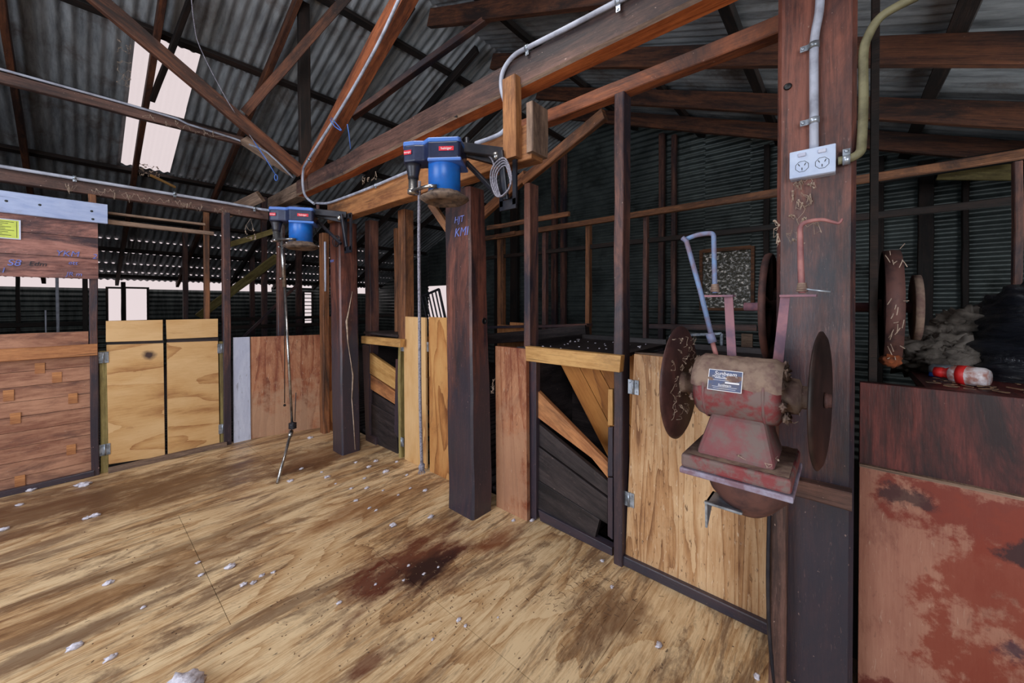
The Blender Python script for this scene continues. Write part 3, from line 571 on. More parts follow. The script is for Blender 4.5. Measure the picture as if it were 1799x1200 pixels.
# chalk writing
def scrawl(name, parent, body, cpos, xd, size, mat='chalk', label=None, shear=.2):
    o = text_mesh(name, body, size, mat, parent, cpos, xd, Zv, .0004, shear)
    if label: o['label'] = label
    return o
scrawl('chalk_letters', p2, 'KMI', atX(810, 408, 1.5405), (0, -1, 0), .075, 'chalk', 'blue chalk letters')
scrawl('chalk_letters', p2, 'HJT', atX(806, 386, 1.5405), (0, -1, 0), .055, 'chalk')
scrawl('chalk_letters', p1, 'ww', atX(583, 458, 1.4705), (0, -1, 0), .05, 'chalk', 'faint blue chalk marks')
# ================================================================== SLIM STUDS OF THE PEN FRONT
def vstud(name, label, cat, xa, xb, pl, depth, z0, z1, mat, axis='X', lean=0.0, group=None, yref=532):
    """upright whose face spans pixel columns xa..xb on the plane axis=pl, running back 'depth'"""
    if axis == 'X':
        a, b = atX(xa, yref, pl).y, atX(xb, yref, pl).y; y = (a + b) / 2; w = abs(a - b)
        return TH(name, label, cat, (pl + depth / 2, y, z0), (pl + depth / 2, y + lean, z1), w, depth, mat, group, side=Yv)
    a, b = atY(xa, yref, pl).x, atY(xb, yref, pl).x; x = (a + b) / 2; w = abs(a - b)
    return TH(name, label, cat, (x, pl + depth / 2, z0), (x + lean, pl + depth / 2, z1), w, depth, mat, group, side=Xv)
vstud('stud', 'tall slim stud standing on the floor between the nearer chute and the wide door', 'stud', 1078, 1094, 1.755, .085, 0.0, 2.335, 'stud')
vstud('stud', 'slim stud above the left edge of the nearer chute', 'stud', 920, 930, 1.775, .09, 1.035, 2.02, 'stud')
vstud('stud', 'slim brown stud between the two big posts, above the pair of pen doors', 'stud', 699, 711, 1.78, .09, 0.98, 2.08, 'stud_orange')
vstud('stud', 'pale faced stud edge just left of the stud over the pen doors', 'stud', 692, 697, 1.95, .05, 1.036, 2.0, 'stud_orange')
vstud('stud', 'slim dark stud just right of the cracked post', 'stud', 641, 650, 1.80, .09, 0.0, 2.08, 'stud')
vstud('stud', 'orange stud between the left shearing machine and the cracked post', 'stud', 561, 568, 1.60, .06, 0.0, 2.0, 'stud_orange')
g = G(); g.tube([atX(571, 425, 1.62), atX(571, 512, 1.62)], .011, 10); g.tube([atX(571, 474, 1.62), atX(571, 512, 1.62)], .013, 10)
tag(g.build('conduit', 'white_paint'), 'short white pipe on the left edge of the cracked post', 'pipe')
# ---- panel between second post and near chute
def quad(pts, axis, pl): return [(atX if axis == 'X' else atY)(x, y, pl) for x, y in pts]
def panel(name, label, cat, pts, pl, thick, mat, axis='X', udir=Zv, parent=None, bevel=0.0015, group=None):
    g = G(); g.prism(quad(pts, axis, pl), (thick, 0, 0) if axis == 'X' else (0, thick, 0), udir); o = g.build(name, mat, parent, bevel)
    if parent is None: tag(o, label, cat, group)
    elif label: o['label'] = label
    return o
panel('wall_panel', 'narrow reddish worn board panel between the knot hole post and the nearer chute', 'panel', [(870, 608), (924, 613), (926, 921), (872, 898)], 1.755, .03, 'ply_red')
# ---- nearer chute
def chute(label, org, boards, extra):
    t = thing('chute', label, 'chute', org)
    for (nm, pts, pl, th, mat, ud, lb) in boards:
        g = G(); P = quad(pts, 'X', pl); g.prism(P, (th, 0, 0), ud or (P[1] - P[0])); o = g.build(nm, mat, t, .002)
        if lb: o['label'] = lb
    for f in extra: f(t)
    return t
def c1extra(t):
    # lining boards falling away inside the chute (underside seen from the front)
    for k in range(4):
        ya = 1.39 - k * .135; G().prism([(1.98, ya, 1.02), (1.98, ya - .13, 1.02), (2.02, ya - .13 - .40, 0.36), (2.02, ya - .40, 0.36)], (.02, 0, 0), (0, -.5, -.8)).build('lining_board', 'chute_ply', t)
    G().minmax((2.3, .80, .0), (2.34, 1.50, 1.0)).build('back_board', 'black_board', t)
    G().minmax((1.84, 1.44, 0), (2.3, 1.47, 1.02)).build('side_board', 'black_board', t)
cpts = lambda L: [(760 + x / 2.726, 560 + y / 2.726) for x, y in L]
chute('open chute front of slanting boards under a yellow ledge, nearest of the two chutes', (1.8, 1.15, 0), [
    ('ledge', cpts([(443, 132), (902, 178), (895, 258), (447, 202)]), 1.715, .045, 'pine', (0, -1, 0), 'yellow pine ledge'),
    ('jamb', cpts([(452, 200), (496, 205), (496, 960), (460, 985)]), 1.795, .04, 'old', Zv, None),
    ('slant_board', cpts([(462, 305), (840, 690), (840, 765), (762, 668), (462, 442)]), 1.815, .03, 'rail', None, 'orange board'),
    ('slant_board', cpts([(462, 466), (840, 780), (840, 850), (462, 570)]), 1.825, .03, 'black_board', None, None),
    ('slant_board', cpts([(465, 582), (838, 862), (838, 985), (465, 745)]), 1.82, .03, 'black_board', None, None),
    ('slant_board', cpts([(468, 752), (800, 962), (775, 1058), (480, 895)]), 1.815, .03, 'black_board', None, None),
    ('bottom_sill', cpts([(505, 915), (860, 1100), (860, 1138), (515, 968)]), 1.80, .05, 'old', None, None),
    ('edge_block', cpts([(840, 338), (862, 338), (862, 512), (838, 512)]), 1.77, .03, 'pine', Zv, 'pale block'),
    ('edge_block', cpts([(840, 520), (862, 520), (862, 755), (838, 755)]), 1.77, .03, 'old', Zv, None),
    ('edge_block', cpts([(838, 762), (862, 762), (862, 1060), (838, 1040)]), 1.77, .03, 'old', Zv, None)], [c1extra])
g = G()
for k, wx in enumerate(((1.765, 2.5),)):
    g.minmax((1.765, .86, 1.015), (2.52, 1.50, 1.035))
tr = tag(thing('tray', 'dusty black table top over the nearer chute, behind its yellow ledge', 'table', (2.1, 1.15, 1.015)))
g.build('tray_top', 'black_board', tr)
G().minmax((2.50, .86, 1.035), (2.53, 1.50, 1.065)).build('rim', 'black_board', tr)
G().minmax((1.90, 1.48, 1.035), (2.53, 1.51, 1.065)).build('rim', 'black_board', tr)
tr2 = thing('tray', 'second black tray top, right of the tall stud and behind the wide door', 'table', (2.2, .55, 1.0))
G().minmax((1.87, .30, 1.0), (2.50, .80, 1.02)).build('tray_top', 'black_board', tr2)
G().minmax((1.87, .30, 1.02), (1.90, .80, 1.05)).build('rim', 'grey_wood', tr2); G().minmax((2.48, .30, 1.02), (2.51, .80, 1.05)).build('rim', 'black_board', tr2)
rnd = random.Random(3); g = G()
for k in range(34):
    x, y = rnd.uniform(1.85, 2.48), rnd.uniform(.9, 1.46); g.blob((x, y, 1.037), (rnd.uniform(.003, .010), rnd.uniform(.003, .008), .003), 1, .5, 2, k)
tag(g.build('wool_scraps', 'wool'), 'tiny pale scraps strewn over the black table top', 'wool', None, 'stuff')
# ---- far chute (between cracked post and pen doors)
q = lambda L: [(380 + x / 3.53, 560 + y / 3.53) for x, y in L]
def c2extra(t):
    for k in range(3):
        ya = 3.15 - k * .12; G().prism([(1.97, ya, 1.02), (1.97, ya - .115, 1.02), (2.01, ya - .115 - .32, 0.42), (2.01, ya - .32, 0.42)], (.02, 0, 0), (0, -.5, -.8)).build('lining_board', 'chute_ply', t)
    G().minmax((2.3, 2.75, .0), (2.34, 3.4, 1.0)).build('back_board', 'black_board', t)
chute('open chute front with slanting boards right of the cracked post, farthest of the two chutes', (1.8, 3.0, 0), [
    ('ledge', q([(898, 108), (1140, 128), (1140, 178), (898, 152)]), 1.72, .045, 'pine', (0, -1, 0), 'yellow pine ledge'),
    ('jamb', q([(905, 160), (945, 165), (948, 720), (990, 740), (990, 800), (928, 800)]), 1.79, .03, 'stud', Zv, None),
    ('slant_board', q([(935, 200), (1115, 325), (1108, 438), (940, 332)]), 1.80, .03, 'pine', None, 'pale pine board'),
    ('slant_board', q([(943, 338), (1110, 455), (1110, 532), (946, 430)]), 1.805, .03, 'rail', None, 'reddish board'),
    ('slant_board', q([(946, 436), (1110, 540), (1110, 605), (946, 515)]), 1.82, .03, 'black_board', None, None),
    ('slant_board', q([(952, 520), (1112, 612), (1125, 850), (1000, 800), (945, 715)]), 1.81, .03, 'black_board', None, None),
    ('edge_block', q([(1112, 250), (1130, 252), (1125, 740), (1103, 700)]), 1.775, .03, 'old', Zv, None)], [c2extra])
tr3 = thing('tray', 'small dark tray top over the farther chute, right of the cracked post', 'table', (2.1, 3.0, 1.02))
G().minmax((1.77, 2.82, 1.015), (2.5, 3.40, 1.035)).build('tray_top', 'black_board', tr3); G().minmax((2.47, 2.82, 1.035), (2.5, 3.4, 1.06)).build('rim', 'black_board', tr3)
# ---- hinge
def hinge(parent, c, wd, wn, zh=.075, wlen=.055):
    """c: centre on the face, wd: along-wall direction, wn: outward normal"""
    c = Vector(c); wd = Vector(wd); wn = Vector(wn); g = G()
    g.frame_box(c + wd * (wlen / 4 + .002) + wn * .0015, wd, wn, Zv, wlen / 2, .003, zh); g.frame_box(c - wd * (wlen / 4 + .002) + wn * .0015, wd, wn, Zv, wlen / 2, .003, zh)
    g.tube([c + wn * .005 - Zv * zh / 2, c + wn * .005 + Zv * zh / 2], .006, 8)
    for s in (-1, 1):
        for z in (-.3, .3): g.lathe(c + wd * (s * wlen * .33) + Zv * (zh * z) + wn * .003, wn, [(0, .004), (.0015, .002)], 6)
    return g.build('hinge', 'galv', parent)
NW = Vector((-1, 0, 0)); NY = Vector((0, -1, 0)); DY = Vector((0, -1, 0))
# ---- pair of pen doors between the posts
def door_thing(label, org): return thing('pen_door', label, 'door', org)
TH('post', 'greenish pine door post right of the farther chute', 'post', (1.80, atX(704, 700, 1.79).y, 0), (1.80, atX(704, 700, 1.79).y, .985), .035, .05, 'green_pine', side=Yv)
d = door_thing('left leaf of the plywood pen doors behind the hanging braided cord', (1.8, 2.64, .03))
panel('door_leaf', None, None, [(709, 556), (747, 558), (749, 824), (711, 808)], 1.785, .018, 'ply_door', parent=d)
hinge(d, atX(706, 609, 1.784), DY, NW); hinge(d, atX(706, 776, 1.784), DY, NW)
d = door_thing('right leaf of the plywood pen doors beside the knot hole post', (1.8, 2.3, .03))
panel('door_leaf', None, None, [(753, 557), (806, 559), (806, 853), (755, 829)], 1.785, .018, 'ply_orange', parent=d)
hinge(d, atX(749, 609, 1.80), DY, NW)
g = G()
for k in range(9): g.minmax((1.92, 2.0, .08 + k * .11), (1.94, 2.85, .14 + k * .11))
tag(g.build('slat_gate', 'rail'), 'slatted boards seen through the gap between the pen doors', 'gate')
# ---- wide worn door behind the grinder
d = door_thing('wide worn plywood door with old hinges behind the bench grinder', (1.8, .5, .05))
panel('door_leaf', None, None, [(1114, 622), (1098, 984), (1346, 1100), (1358, 646)], 1.79, .02, 'ply_vert', parent=d)
for (x, y) in ((1113, 680), (1105, 877)): hinge(d, atX(x, y, 1.787), DY, NW, .07, .05)
TH('door_sill', 'dark timber sill below the wide worn door', 'sill', (1.79, .84, .022), (1.79, .215, .022), .05, .045, 'old', side=Xv)
TH('post', 'narrow dark strip stud between the tall stud and the wide door hinges', 'post', (1.835, .835, 0), (1.835, .835, 1.0), .03, .05, 'old', side=Yv)
# ---- frame in front of the socket post
yb = atX(1367, 1000, 1.53).y
TH('post', 'short brown upright under the grinder bracket, left edge of the socket post', 'post', (1.555, yb, 0), (1.555, yb, .72), .045, .045, 'beam', side=Yv)
TH('rail', 'dusty brown rail running from the short upright across the socket post', 'rail', (1.575, yb + .015, .69), (1.575, -.025, .69), .045, .055, 'beam', side=Xv)
g = G(); g.tube([atX(1352, 880, 1.52), atX(1349, 1010, 1.52), atX(1352, 1120, 1.53), atX(1360, 1200, 1.54)], .006, 8, smooth_path=4); tag(g.build('cable', 'bracket'), 'thin dark cable hanging down beside the short brown upright', 'cable')
# ---- bin front right of the post
t = thing('wool_bin', 'waist high bin front of stained boards right of the socket post', 'bin', (1.9, -.5, 0))
G().prism([(1.73, -1.6, .762), (1.73, -.045, .762), (1.73, -.045, 1.035), (1.73, -1.6, 1.035)], (.03, 0, 0), Zv).build('upper_board', 'maroon', t, .002)['label'] = 'maroon upper board'
g = G(); g.prism([(1.715, -1.6, 0), (1.715, -.045, 0), (1.715, -.045, .755), (1.715, -1.6, .755)], (.012, 0, 0), Zv); o = g.build('lower_panel', 'red_panel', t, .002); o['label'] = 'blotchy red lower panel'
g = G(); g.minmax((1.712, -1.6, .755), (1.74, -.045, .764)); g.build('panel_edge', 'grey_wood', t)
G().minmax((1.76, -1.6, 0.0), (1.80, -.045, .80)).build('backing_board', 'black_board', t)
G().minmax((1.76, -1.6, 1.01), (2.75, -.20, 1.035)).build('shelf_top', 'maroon', t)
g = G(); g.minmax((1.80, -.09, 0), (1.87, -.070, 2.9)); tag(g.build('post', 'rafter_dark'), 'dark upright strip behind the right edge of the socket post', 'post')
# ================================================================== BACK FRONT (Y = 4.27): stall doors and plank walls
YW = 4.27
def planks(g, x0, x1, z0, z1, n, y0, th, seed=0, dz=0.0):
    rnd = random.Random(seed)
    for k in range(n):
        za = z0 + (z1 - z0) * k / n; zb = z0 + (z1 - z0) * (k + 1) / n; s = g; o = rnd.uniform(-.003, .003)
        b = len(s.uv); s.minmax((x0, y0 + o, za + .0015), (x1 + rnd.uniform(-.004, .004), y0 + th + o, zb - .0015)); uo = rnd.uniform(0, 9)
        for i in range(b, len(s.uv)): s.uv[i] = [(u + uo, v + k * 1.7) for (u, v) in s.uv[i]]
xl = atY(160, 700, YW).x
g = G(); planks(g, -2.4, xl, .0, .93, 9, YW + .01, .02, 2)
pw = tag(thing('plank_wall', 'low plank wall of nailed pine boards at lower left', 'wall panel', (-1.1, YW + .01, 0)))
g.build('planks', 'planks', pw)
G().minmax((-2.4, YW + .03, .0), (xl, YW + .06, .98)).build('backing_board', 'black_board', pw)
rnd = random.Random(5); g = G()
for (x, y) in ((70, 647), (100, 663), (15, 695), (27, 735), (125, 790), (35, 845), (128, 700)):
    c = atY(x, y, YW + .006); g.frame_box(c, Xv, Yv, Zv, .045, .003, .075)
g.build('patch', 'rail', pw)['label'] = 'orange knot patches'
TH('rail', 'upper pine rail capping the low plank wall at left', 'rail', (-2.4, YW - .02, 1.04), (atY(155, 590, YW).x, YW - .02, 1.04), .03, .10, 'planks', side=Yv)
TH('rail', 'orange pine rail just below the capping rail at left', 'rail', (-2.4, YW - .045, .955), (atY(171, 612, YW - .045).x, YW - .045, .955), .035, .085, 'rail', side=Yv)
xu = atY(172, 440, YW - .03).x; zu0, zu1 = atY(100, 489, YW).z, atY(100, 384, YW).z
up = thing('plank_wall', 'upper panel of oily red planks with chalked names and a yellow notice', 'wall panel', (-1.1, YW - .04, zu0))
g = G(); planks(g, -2.4, xu, zu0, zu1 + .03, 3, YW - .05, .022, 11); g.build('planks', 'planks_red', up)
for (body, x, y, sz) in (('YKM', 118, 446, .055), ('2', 166, 451, .05), ('S8', 24, 462, .06), ('Edm', 66, 464, .045), ('1', 5, 475, .05), ('ett', 128, 462, .04), ('JR m', 130, 482, .04)):
    o = text_mesh('chalk_letters', body, sz, 'chalk' if body != 'Edm' else 'bracket', up, atY(x, y, YW - .0555), Xv, Zv, .0004, .2)
t = thing('paper_notice', 'yellow printed notice pinned to the red planks at the left edge', 'notice', tuple(atY(14, 422, YW - .06)))
a, b = atY(-30, 425, YW - .058), atY(33, 386, YW - .058)
g = G(); g.minmax((a.x, YW - .058, atY(20, 420, YW).z), (b.x, YW - .056, atY(20, 389, YW).z)); g.build('sheet', 'yellow_sign', t)
g = G(); z0, z1 = atY(20, 420, YW).z, atY(20, 389, YW).z
for (x0, x1, za, zb) in ((a.x - .006, b.x + .008, z1, z1 + .006), (a.x - .006, b.x + .008, z0 - .006, z0), (b.x, b.x + .008, z0, z1)): g.minmax((x0, YW - .060, za), (x1, YW - .055, zb))
g.build('border', 'white_paint', t)
g = G()
for k in range(9):
    zz = z1 - .012 - k * (z1 - z0 - .02) / 9; g.minmax((a.x + .02 + (k % 3) * .02, YW - .0592, zz - .002), (b.x - .02 - (k * 7 % 5) * .012, YW - .0585, zz + .001))
g.minmax((b.x - .010, YW - .0592, z0 + .006), (b.x - .008, YW - .0585, z1 - .006)); g.build('print_lines', 'ink', t)
bz0, bz1 = atY(100, 379, YW - .07).z, atY(100, 352, YW - .07).z
wb_ = thing('painted_board', 'pale blue white painted board above the red planks at left', 'board', (-1, YW - .07, bz0))
G().timber((-2.4, YW - .065, (bz0 + bz1) / 2), (atY(189, 380, YW - .08).x, YW - .065, (bz0 + bz1) / 2), .025, bz1 - bz0 + .035, side=Yv).build('board', 'blue_white', wb_)
g = G()
for (x, y) in ((11, 353), (161, 371), (163, 385), (70, 360)): g.lathe(atY(x, y, YW - .079), NY, [(0, .008), (.002, .005)], 8)
g.build('nail_heads', 'ink', wb_)
# battens above the opening
TH('batten', 'upper of two thin horizontal battens right of the pale painted board', 'batten', (atY(190, 372, YW).x, YW, atY(190, 374, YW).z), (atY(360, 382, YW).x, YW, atY(190, 374, YW).z), .03, .02, 'grey_wood', side=Yv)
TH('batten', 'lower of two thin horizontal battens right of the pale painted board', 'batten', (atY(190, 390, YW).x, YW, atY(190, 390, YW).z), (atY(375, 404, YW).x, YW, atY(190, 390, YW).z), .03, .035, 'grey_wood', side=Yv)
vstud('stud', 'short stub of stud above the painted board, under the conduit beam', 'stud', 156, 171, YW + .0, .05, atY(160, 365, YW).z, 2.14, 'stud_orange', 'Y')
vstud('post', 'brown post at the hinge side of the back stall doors', 'post', 157, 172, YW - .03, .06, 0, 1.98, 'stud', 'Y')
vstud('post', 'tall brown post right of the back stall doors', 'post', 392, 405, YW - .03, .07, 0, 2.13, 'stud', 'Y')
vstud('stud', 'thin stud with pale edge behind the back stall doors', 'stud', 359, 369, YW + .25, .04, 0, 2.2, 'stud_orange', 'Y')
vstud('stud', 'brown stud behind the handpiece pole of the left machine', 'stud', 489, 501, YW + .06, .06, .7, 2.1, 'stud', 'Y')
vstud('post', 'greenish pine hinge post left of the back stall doors', 'post', 174, 189, YW - .01, .05, 0, atY(180, 617, YW).z, 'green_pine', 'Y')
vstud('post', 'greenish pine hinge post right of the back stall doors', 'post', 385, 396, YW - .01, .05, 0, atY(390, 600, YW).z, 'green_pine', 'Y')
yd = YW - .015
def leaf(label, pts, cutpts, hp):
    t = thing('stall_door', label, 'door', tuple(atY(sum(p[0] for p in pts) / 4, pts[2][1], yd)))
    panel('door_leaf', None, None, pts, yd, .018, 'ply_door', 'Y', Xv, t); panel('upper_board', None, None, cutpts, yd, .018, 'ply_door', 'Y', Xv, t)
    g = G(); c1, c2 = atY(pts[0][0], pts[0][1] - 6, yd + .03), atY(pts[1][0], pts[1][1] - 6, yd + .03); z = (c1.z + c2.z) / 2
    g.minmax((c1.x, yd + .019, z - .06), (c2.x, yd + .04, z + .06)); g.build('back_rail', 'black_board', t)
    for (x, y) in hp: hinge(t, atY(x, y, yd - .001), Xv, NY, .085, .055)
leaf('left pale plywood stall door in the back wall, with a dark round smudge', [(187, 606), (287, 603), (290, 801), (191, 816)], [(186, 564), (286, 562), (286, 598), (186, 601)], [(181, 628), (184, 790)])
leaf('right pale plywood stall door in the back wall, beside the tall brown post', [(293, 602), (383, 599), (386, 780), (295, 798)], [(292, 562), (383, 560), (383, 592), (293, 596)], [(389, 612), (391, 753)])
TH('door_sill', 'grey timber sill below the back stall doors', 'sill', (atY(190, 830, YW).x, YW - .03, .018), (atY(396, 790, YW).x, YW - .03, .018), .05, .036, 'grey_wood', side=Yv)
TH('door_sill', 'dark timber kerb at the foot of the low plank wall', 'sill', (-2.4, YW - .02, .02), (atY(165, 838, YW).x, YW - .02, .02), .04, .04, 'old', side=Yv)
# white board and red panel
yw2 = lambda x: YW
panel('painted_board', 'upright board of chipped white paint right of the stall doors', 'board', [(410, 593), (439, 592), (441, 777), (411, 782)], YW - .012, .02, 'white_paint', 'Y')
A0, A1 = atY(440, 590, YW), atY(566, 587, 4.10); zt0, zt1 = atY(440, 592, YW).z, atY(565, 588, 4.1).z
g = G(); ed = (Vector((A1.x, A1.y, 0)) - Vector((A0.x, A0.y, 0))); nrm = Vector((-ed.y, ed.x, 0)).normalized()
g.prism([(A0.x, A0.y, .0), (A1.x, A1.y, .0), (A1.x, A1.y, zt1), (A0.x, A0.y, zt0)], nrm * .02, Zv)
tag(g.build('wall_panel', 'ply_red', None, .0015), 'reddish water stained plywood panel in the far corner, behind the left handpiece', 'panel')
d = door_thing('narrow orange plywood door edge left of the cracked post', (1.68, 3.75, .1))
panel('door_leaf', None, None, [(568, 556), (600, 556), (600, 800), (571, 752)], 1.70, .018, 'ply_orange', parent=d)
for (x, y) in ((567, 588), (568, 722)): hinge(d, atX(x, y, 1.697), DY, NW, .08, .05)
# ================================================================== SHEARING MACHINES
def machine(label, mx, my, zb, sc=1.0, facing=0.0, coil=False, group='overhead shearing machines'):
    """blue electric overhead gear; body axis vertical at (mx,my); zb = bottom of the drip flange. 'arm' of the housing points +Y (left in view)"""
    t = thing('shearing_machine', label, 'machine', (mx, my, zb))
    o = Vector((mx, my, zb)); s = sc
    a = Vector((math.sin(facing), math.cos(facing), 0)); b = Vector((a.y, -a.x, 0))          # a: towards the hand piece side, b: towards the wall
    G().lathe(o + Zv * .045 * s, Zv, [(0, .072 * s), (.0, .077 * s), (.13 * s, .077 * s), (.16 * s, .075 * s), (.175 * s, .05 * s)], 32).build('motor_body', 'blue', t)
    g = G(); g.lathe(o, Zv, [(.012 * s, .001), (.010 * s, .07 * s), (.0, .088 * s), (.010 * s, .104 * s), (.018 * s, .116 * s), (.026 * s, .112 * s), (.034 * s, .090 * s), (.050 * s, .078 * s), (.050 * s, .05 * s)], 40, .035, 3); g.build('drip_flange', 'dust', t)
    # gear housing: waisted outline
    def outline(k):
        P = [(-.095, -.075), (-.095, .085), (.035, .085), (.075, .055), (.13, .055), (.185, .045), (.20, .0), (.185, -.045), (.13, -.055), (.085, -.052), (.055, -.085), (-.085, -.085)]
        return [o + a * (u * s * k) + b * (v * s * k) for u, v in P]
    z = .188 * s
    G().prism([p + Zv * z for p in outline(1)], Zv * .078 * s, a).build('gear_housing', 'navy', t, .008 * s)
    G().prism([p + Zv * (z + .075 * s) for p in outline(1.02)], Zv * .022 * s, a).build('housing_rim', 'blue_rim', t, .006 * s)
    P = [(-.10, -.088), (-.10, .088), (.05, .088), (.06, .03), (.06, -.088)]
    G().prism([o + a * (u * s) + b * (v * s) + Zv * (z - .014 * s) for u, v in P], Zv * .016 * s, a).build('lower_rim', 'blue_rim', t, .005 * s)
    for (u, w_) in ((-.03, .07), (.165, .04)):
        c = o + a * (u * s) - b * ((.0855 if u < 0 else .052) * s) + Zv * (z + .042 * s); xd = -a if u < 0 else (-a + b * -.25)
        g = G(); g.frame_box(c, a if u < 0 else (a + b * .25).normalized(), b, Zv, w_ * s, .003, .02 * s); lb = g.build('badge', 'red_label', t)
        text_mesh('lettering', 'heiniger', .016 * s * (w_ / .07) ** .5, 'white_ink', lb, c - b * .0022, xd, Zv, .0003)
    g = G(); g.lathe(o + a * (.03 * s) + Zv * (z + .095 * s), Zv, [(0, .05 * s), (.018 * s, .045 * s), (.028 * s, .02 * s), (.03 * s, .001)], 20); g.build('top_cap', 'bracket', t)
    # spindle and down-tube socket
    sp = o + a * (.155 * s)
    G().lathe(sp + Zv * (z + .002), -Zv, [(0, .040 * s), (.02 * s, .034 * s), (.055 * s, .026 * s), (.07 * s, .026 * s)], 20).build('spindle_cone', 'bracket', t)
    g = G(); g.lathe(sp + Zv * (z - .065 * s), -Zv, [(0, .023 * s), (.055 * s, .023 * s), (.056 * s, .028 * s), (.075 * s, .028 * s), (.078 * s, .018 * s)], 20); g.build('drive_socket', 'chrome', t)
    q = sp + Zv * (z - .13 * s); g = G(); g.tube([q - b * .02 * s, q - b * .085 * s - a * .10 * s, q - b * .082 * s - a * .14 * s], .009 * s, 8); g.build('lever', 'chrome', t)
    # wall bracket: arm back to the beam, plate and pivot
    hb = o + Zv * (z + .10 * s) ; back = 1.455 - mx
    G().prism([o + Zv * (z + .07 * s) + a * (.05 * s) , o + Zv * (z + .07 * s) + b * .04 - a * .04, Vector((1.44, my - .16 * s, zb + z + .02)), Vector((1.44, my - .16 * s, zb + z + .06)), o + Zv * (z + .115 * s) + a * (.03 * s)], (b * .03)).build('support_arm', 'bracket', t, .003)
    g = G(); pb = Vector((1.43, my - .20 * s, zb)); 
    g.timber(o + Zv * (z + .09 * s) - a * .02, pb + Zv * (z + .07 * s), .05, .02, side=Zv, rough=0); g.timber(pb + Zv * (z + .07 * s) - Xv * .04, pb + Zv * .03 - Xv * .0, .03, .02, side=Yv, rough=0)
    g.timber(o + b * .09 * s + Zv * (z + .04 * s) - a * .09 * s, pb + Zv * (.05) + a * .04, .025, .02, side=Yv, rough=0)
    g.build('support_stay', 'bracket', t)
    g = G(); 
    for sgn in (-1, 1): g.minmax((1.44, pb.y + sgn * .045 - .012, zb + .0), (1.452, pb.y + sgn * .045 + .012, zb + z + .08))
    g.minmax((1.44, pb.y - .055, zb - .02), (1.452, pb.y + .055, zb + .03)); g.minmax((1.44, pb.y - .055, zb + z + .05), (1.452, pb.y + .055, zb + z + .09)); g.build('mounting_plate', 'bracket', t)
    G().lathe(pb + Vector((-.03, .03, z + .05)), (-1, 0, 0), [(0, .022), (.02, .022), (.03, .012)], 14).build('pivot_knob', 'chrome', t)
    G().lathe(o - a * .10 * s + b * .06 + Zv * (z + .06 * s), Zv, [(0, .012), (.09 * s, .012)], 12).build('pivot_pin', 'rust' if not coil else 'bracket', t)
    if coil:
        g = G(); cc = Vector((1.40, my - .22, zb + .11)); rnd = random.Random(4)
        for k in range(4):
            pts = []; rx, rz = .045 + .008 * k, .075 + .006 * k
            for i in range(25):
                an = 2 * math.pi * i / 24; pts.append(cc + Vector((-.006 * k - .01, math.cos(an) * rx + .006 * math.sin(3 * an), math.sin(an) * rz + .004 * k)))
            g.tube(pts, .0042, 6, False)
        g.tube([cc + Vector((-.02, .05, .08)), cc + Vector((-.03, .10, .15)), o + b * .05 + Zv * (z + .10), o + b * .02 + a * .04 + Zv * (z + .095)], .005, 6, smooth_path=5)
        g.build('power_cord', 'rope', t)['label'] = 'coiled grey power cord'
    else:
        g = G(); cc = Vector((1.40, my - .12, zb + .08))
        for k in range(2):
            pts = []
            for i in range(21):
                an = 2 * math.pi * i / 20; pts.append(cc + Vector((-.01 * k, math.cos(an) * (.05 + .01 * k), math.sin(an) * .045)))
            g.tube(pts, .0035, 6, False)
        g.tube([atX(553, 400, 1.30), atX(560, 425, 1.35), atX(545, 418, 1.3)], .003, 6, smooth_path=4)
        g.build('power_cord', 'bracket', t)
    return t, sp + Zv * (z - .14 * s)
m2, s2 = machine('blue overhead shearing machine with coiled cord at the knot hole post, nearer one', 1.20, atX(781, 345, 1.2).y, atX(781, 357, 1.2).z, 1.02, R(-37), True)
m1, s1 = machine('blue overhead shearing machine at the cracked post, farther one', 1.17, atX(529, 432, 1.17).y, atX(529, 438, 1.17).z, 1.10, R(-58), False)
# braided flexible shaft hanging from the nearer machine
cp = atX(738, 318, s2.x)
g = G(); pts = [atX(737, 318, 1.22), atX(736, 420, 1.24), atX(737, 560, 1.26), atX(738, 700, 1.28), atX(741, 816, 1.30)]; g.tube(pts, [.0085, .0085, .009, .0095, .009], 10, smooth_path=5)
g2 = thing('hanging_cord', 'grey braided cord with frayed end hanging from the nearer machine', 'cord', tuple(pts[-1])); g.build('cord', 'rope', g2)
g = G(); g.blob(pts[-1] - Zv * .012, (.017, .017, .026), 2, .35, 3, 3)
for k in range(10):
    an = k * .63; g.tube([pts[-1], pts[-1] + Vector((math.cos(an) * .012, math.sin(an) * .012, -.03)), pts[-1] + Vector((math.cos(an) * .02, math.sin(an) * .02, -.05))], .002, 5)
g.build('frayed_end', 'rope', g2)
# down tube of the farther machine
dt = thing('handpiece_tube', 'jointed chrome drive tube hanging from the farther machine to the floor', 'tube', tuple(atZ(487, 850)))
Xd = 1.12
P0, P1, P2 = atX(494, 392, Xd), atX(503, 560, Xd), atX(513, 742, Xd)
G().tube([P0, atX(500, 505, Xd)], .016, 12).build('upper_sleeve', 'chrome', dt)
G().tube([atX(500, 500, Xd), P2], .0095, 12).build('drive_tube', 'chrome', dt)
g = G()
for (x, y) in ((493, 434), (496, 490)): g.lathe(atX(x, y, Xd - .015), (-1, .3, 0), [(0, .010), (.016, .010), (.02, .004)], 10)
g.build('clamp_screw', 'chrome', dt)
g = G(); g.blob(atX(514, 748, Xd), (.027, .027, .030), 3, .10, 4, 2)
for k in range(4): g.lathe(atX(514, 748, Xd) + Vector((0, 0, -.02 + .012 * k)), Zv, [(0, .029), (.006, .029)], 14)
g.build('elbow_joint', 'bracket', dt)
E = atZ(487, 849, .008); a1 = atX(512, 757, Xd)
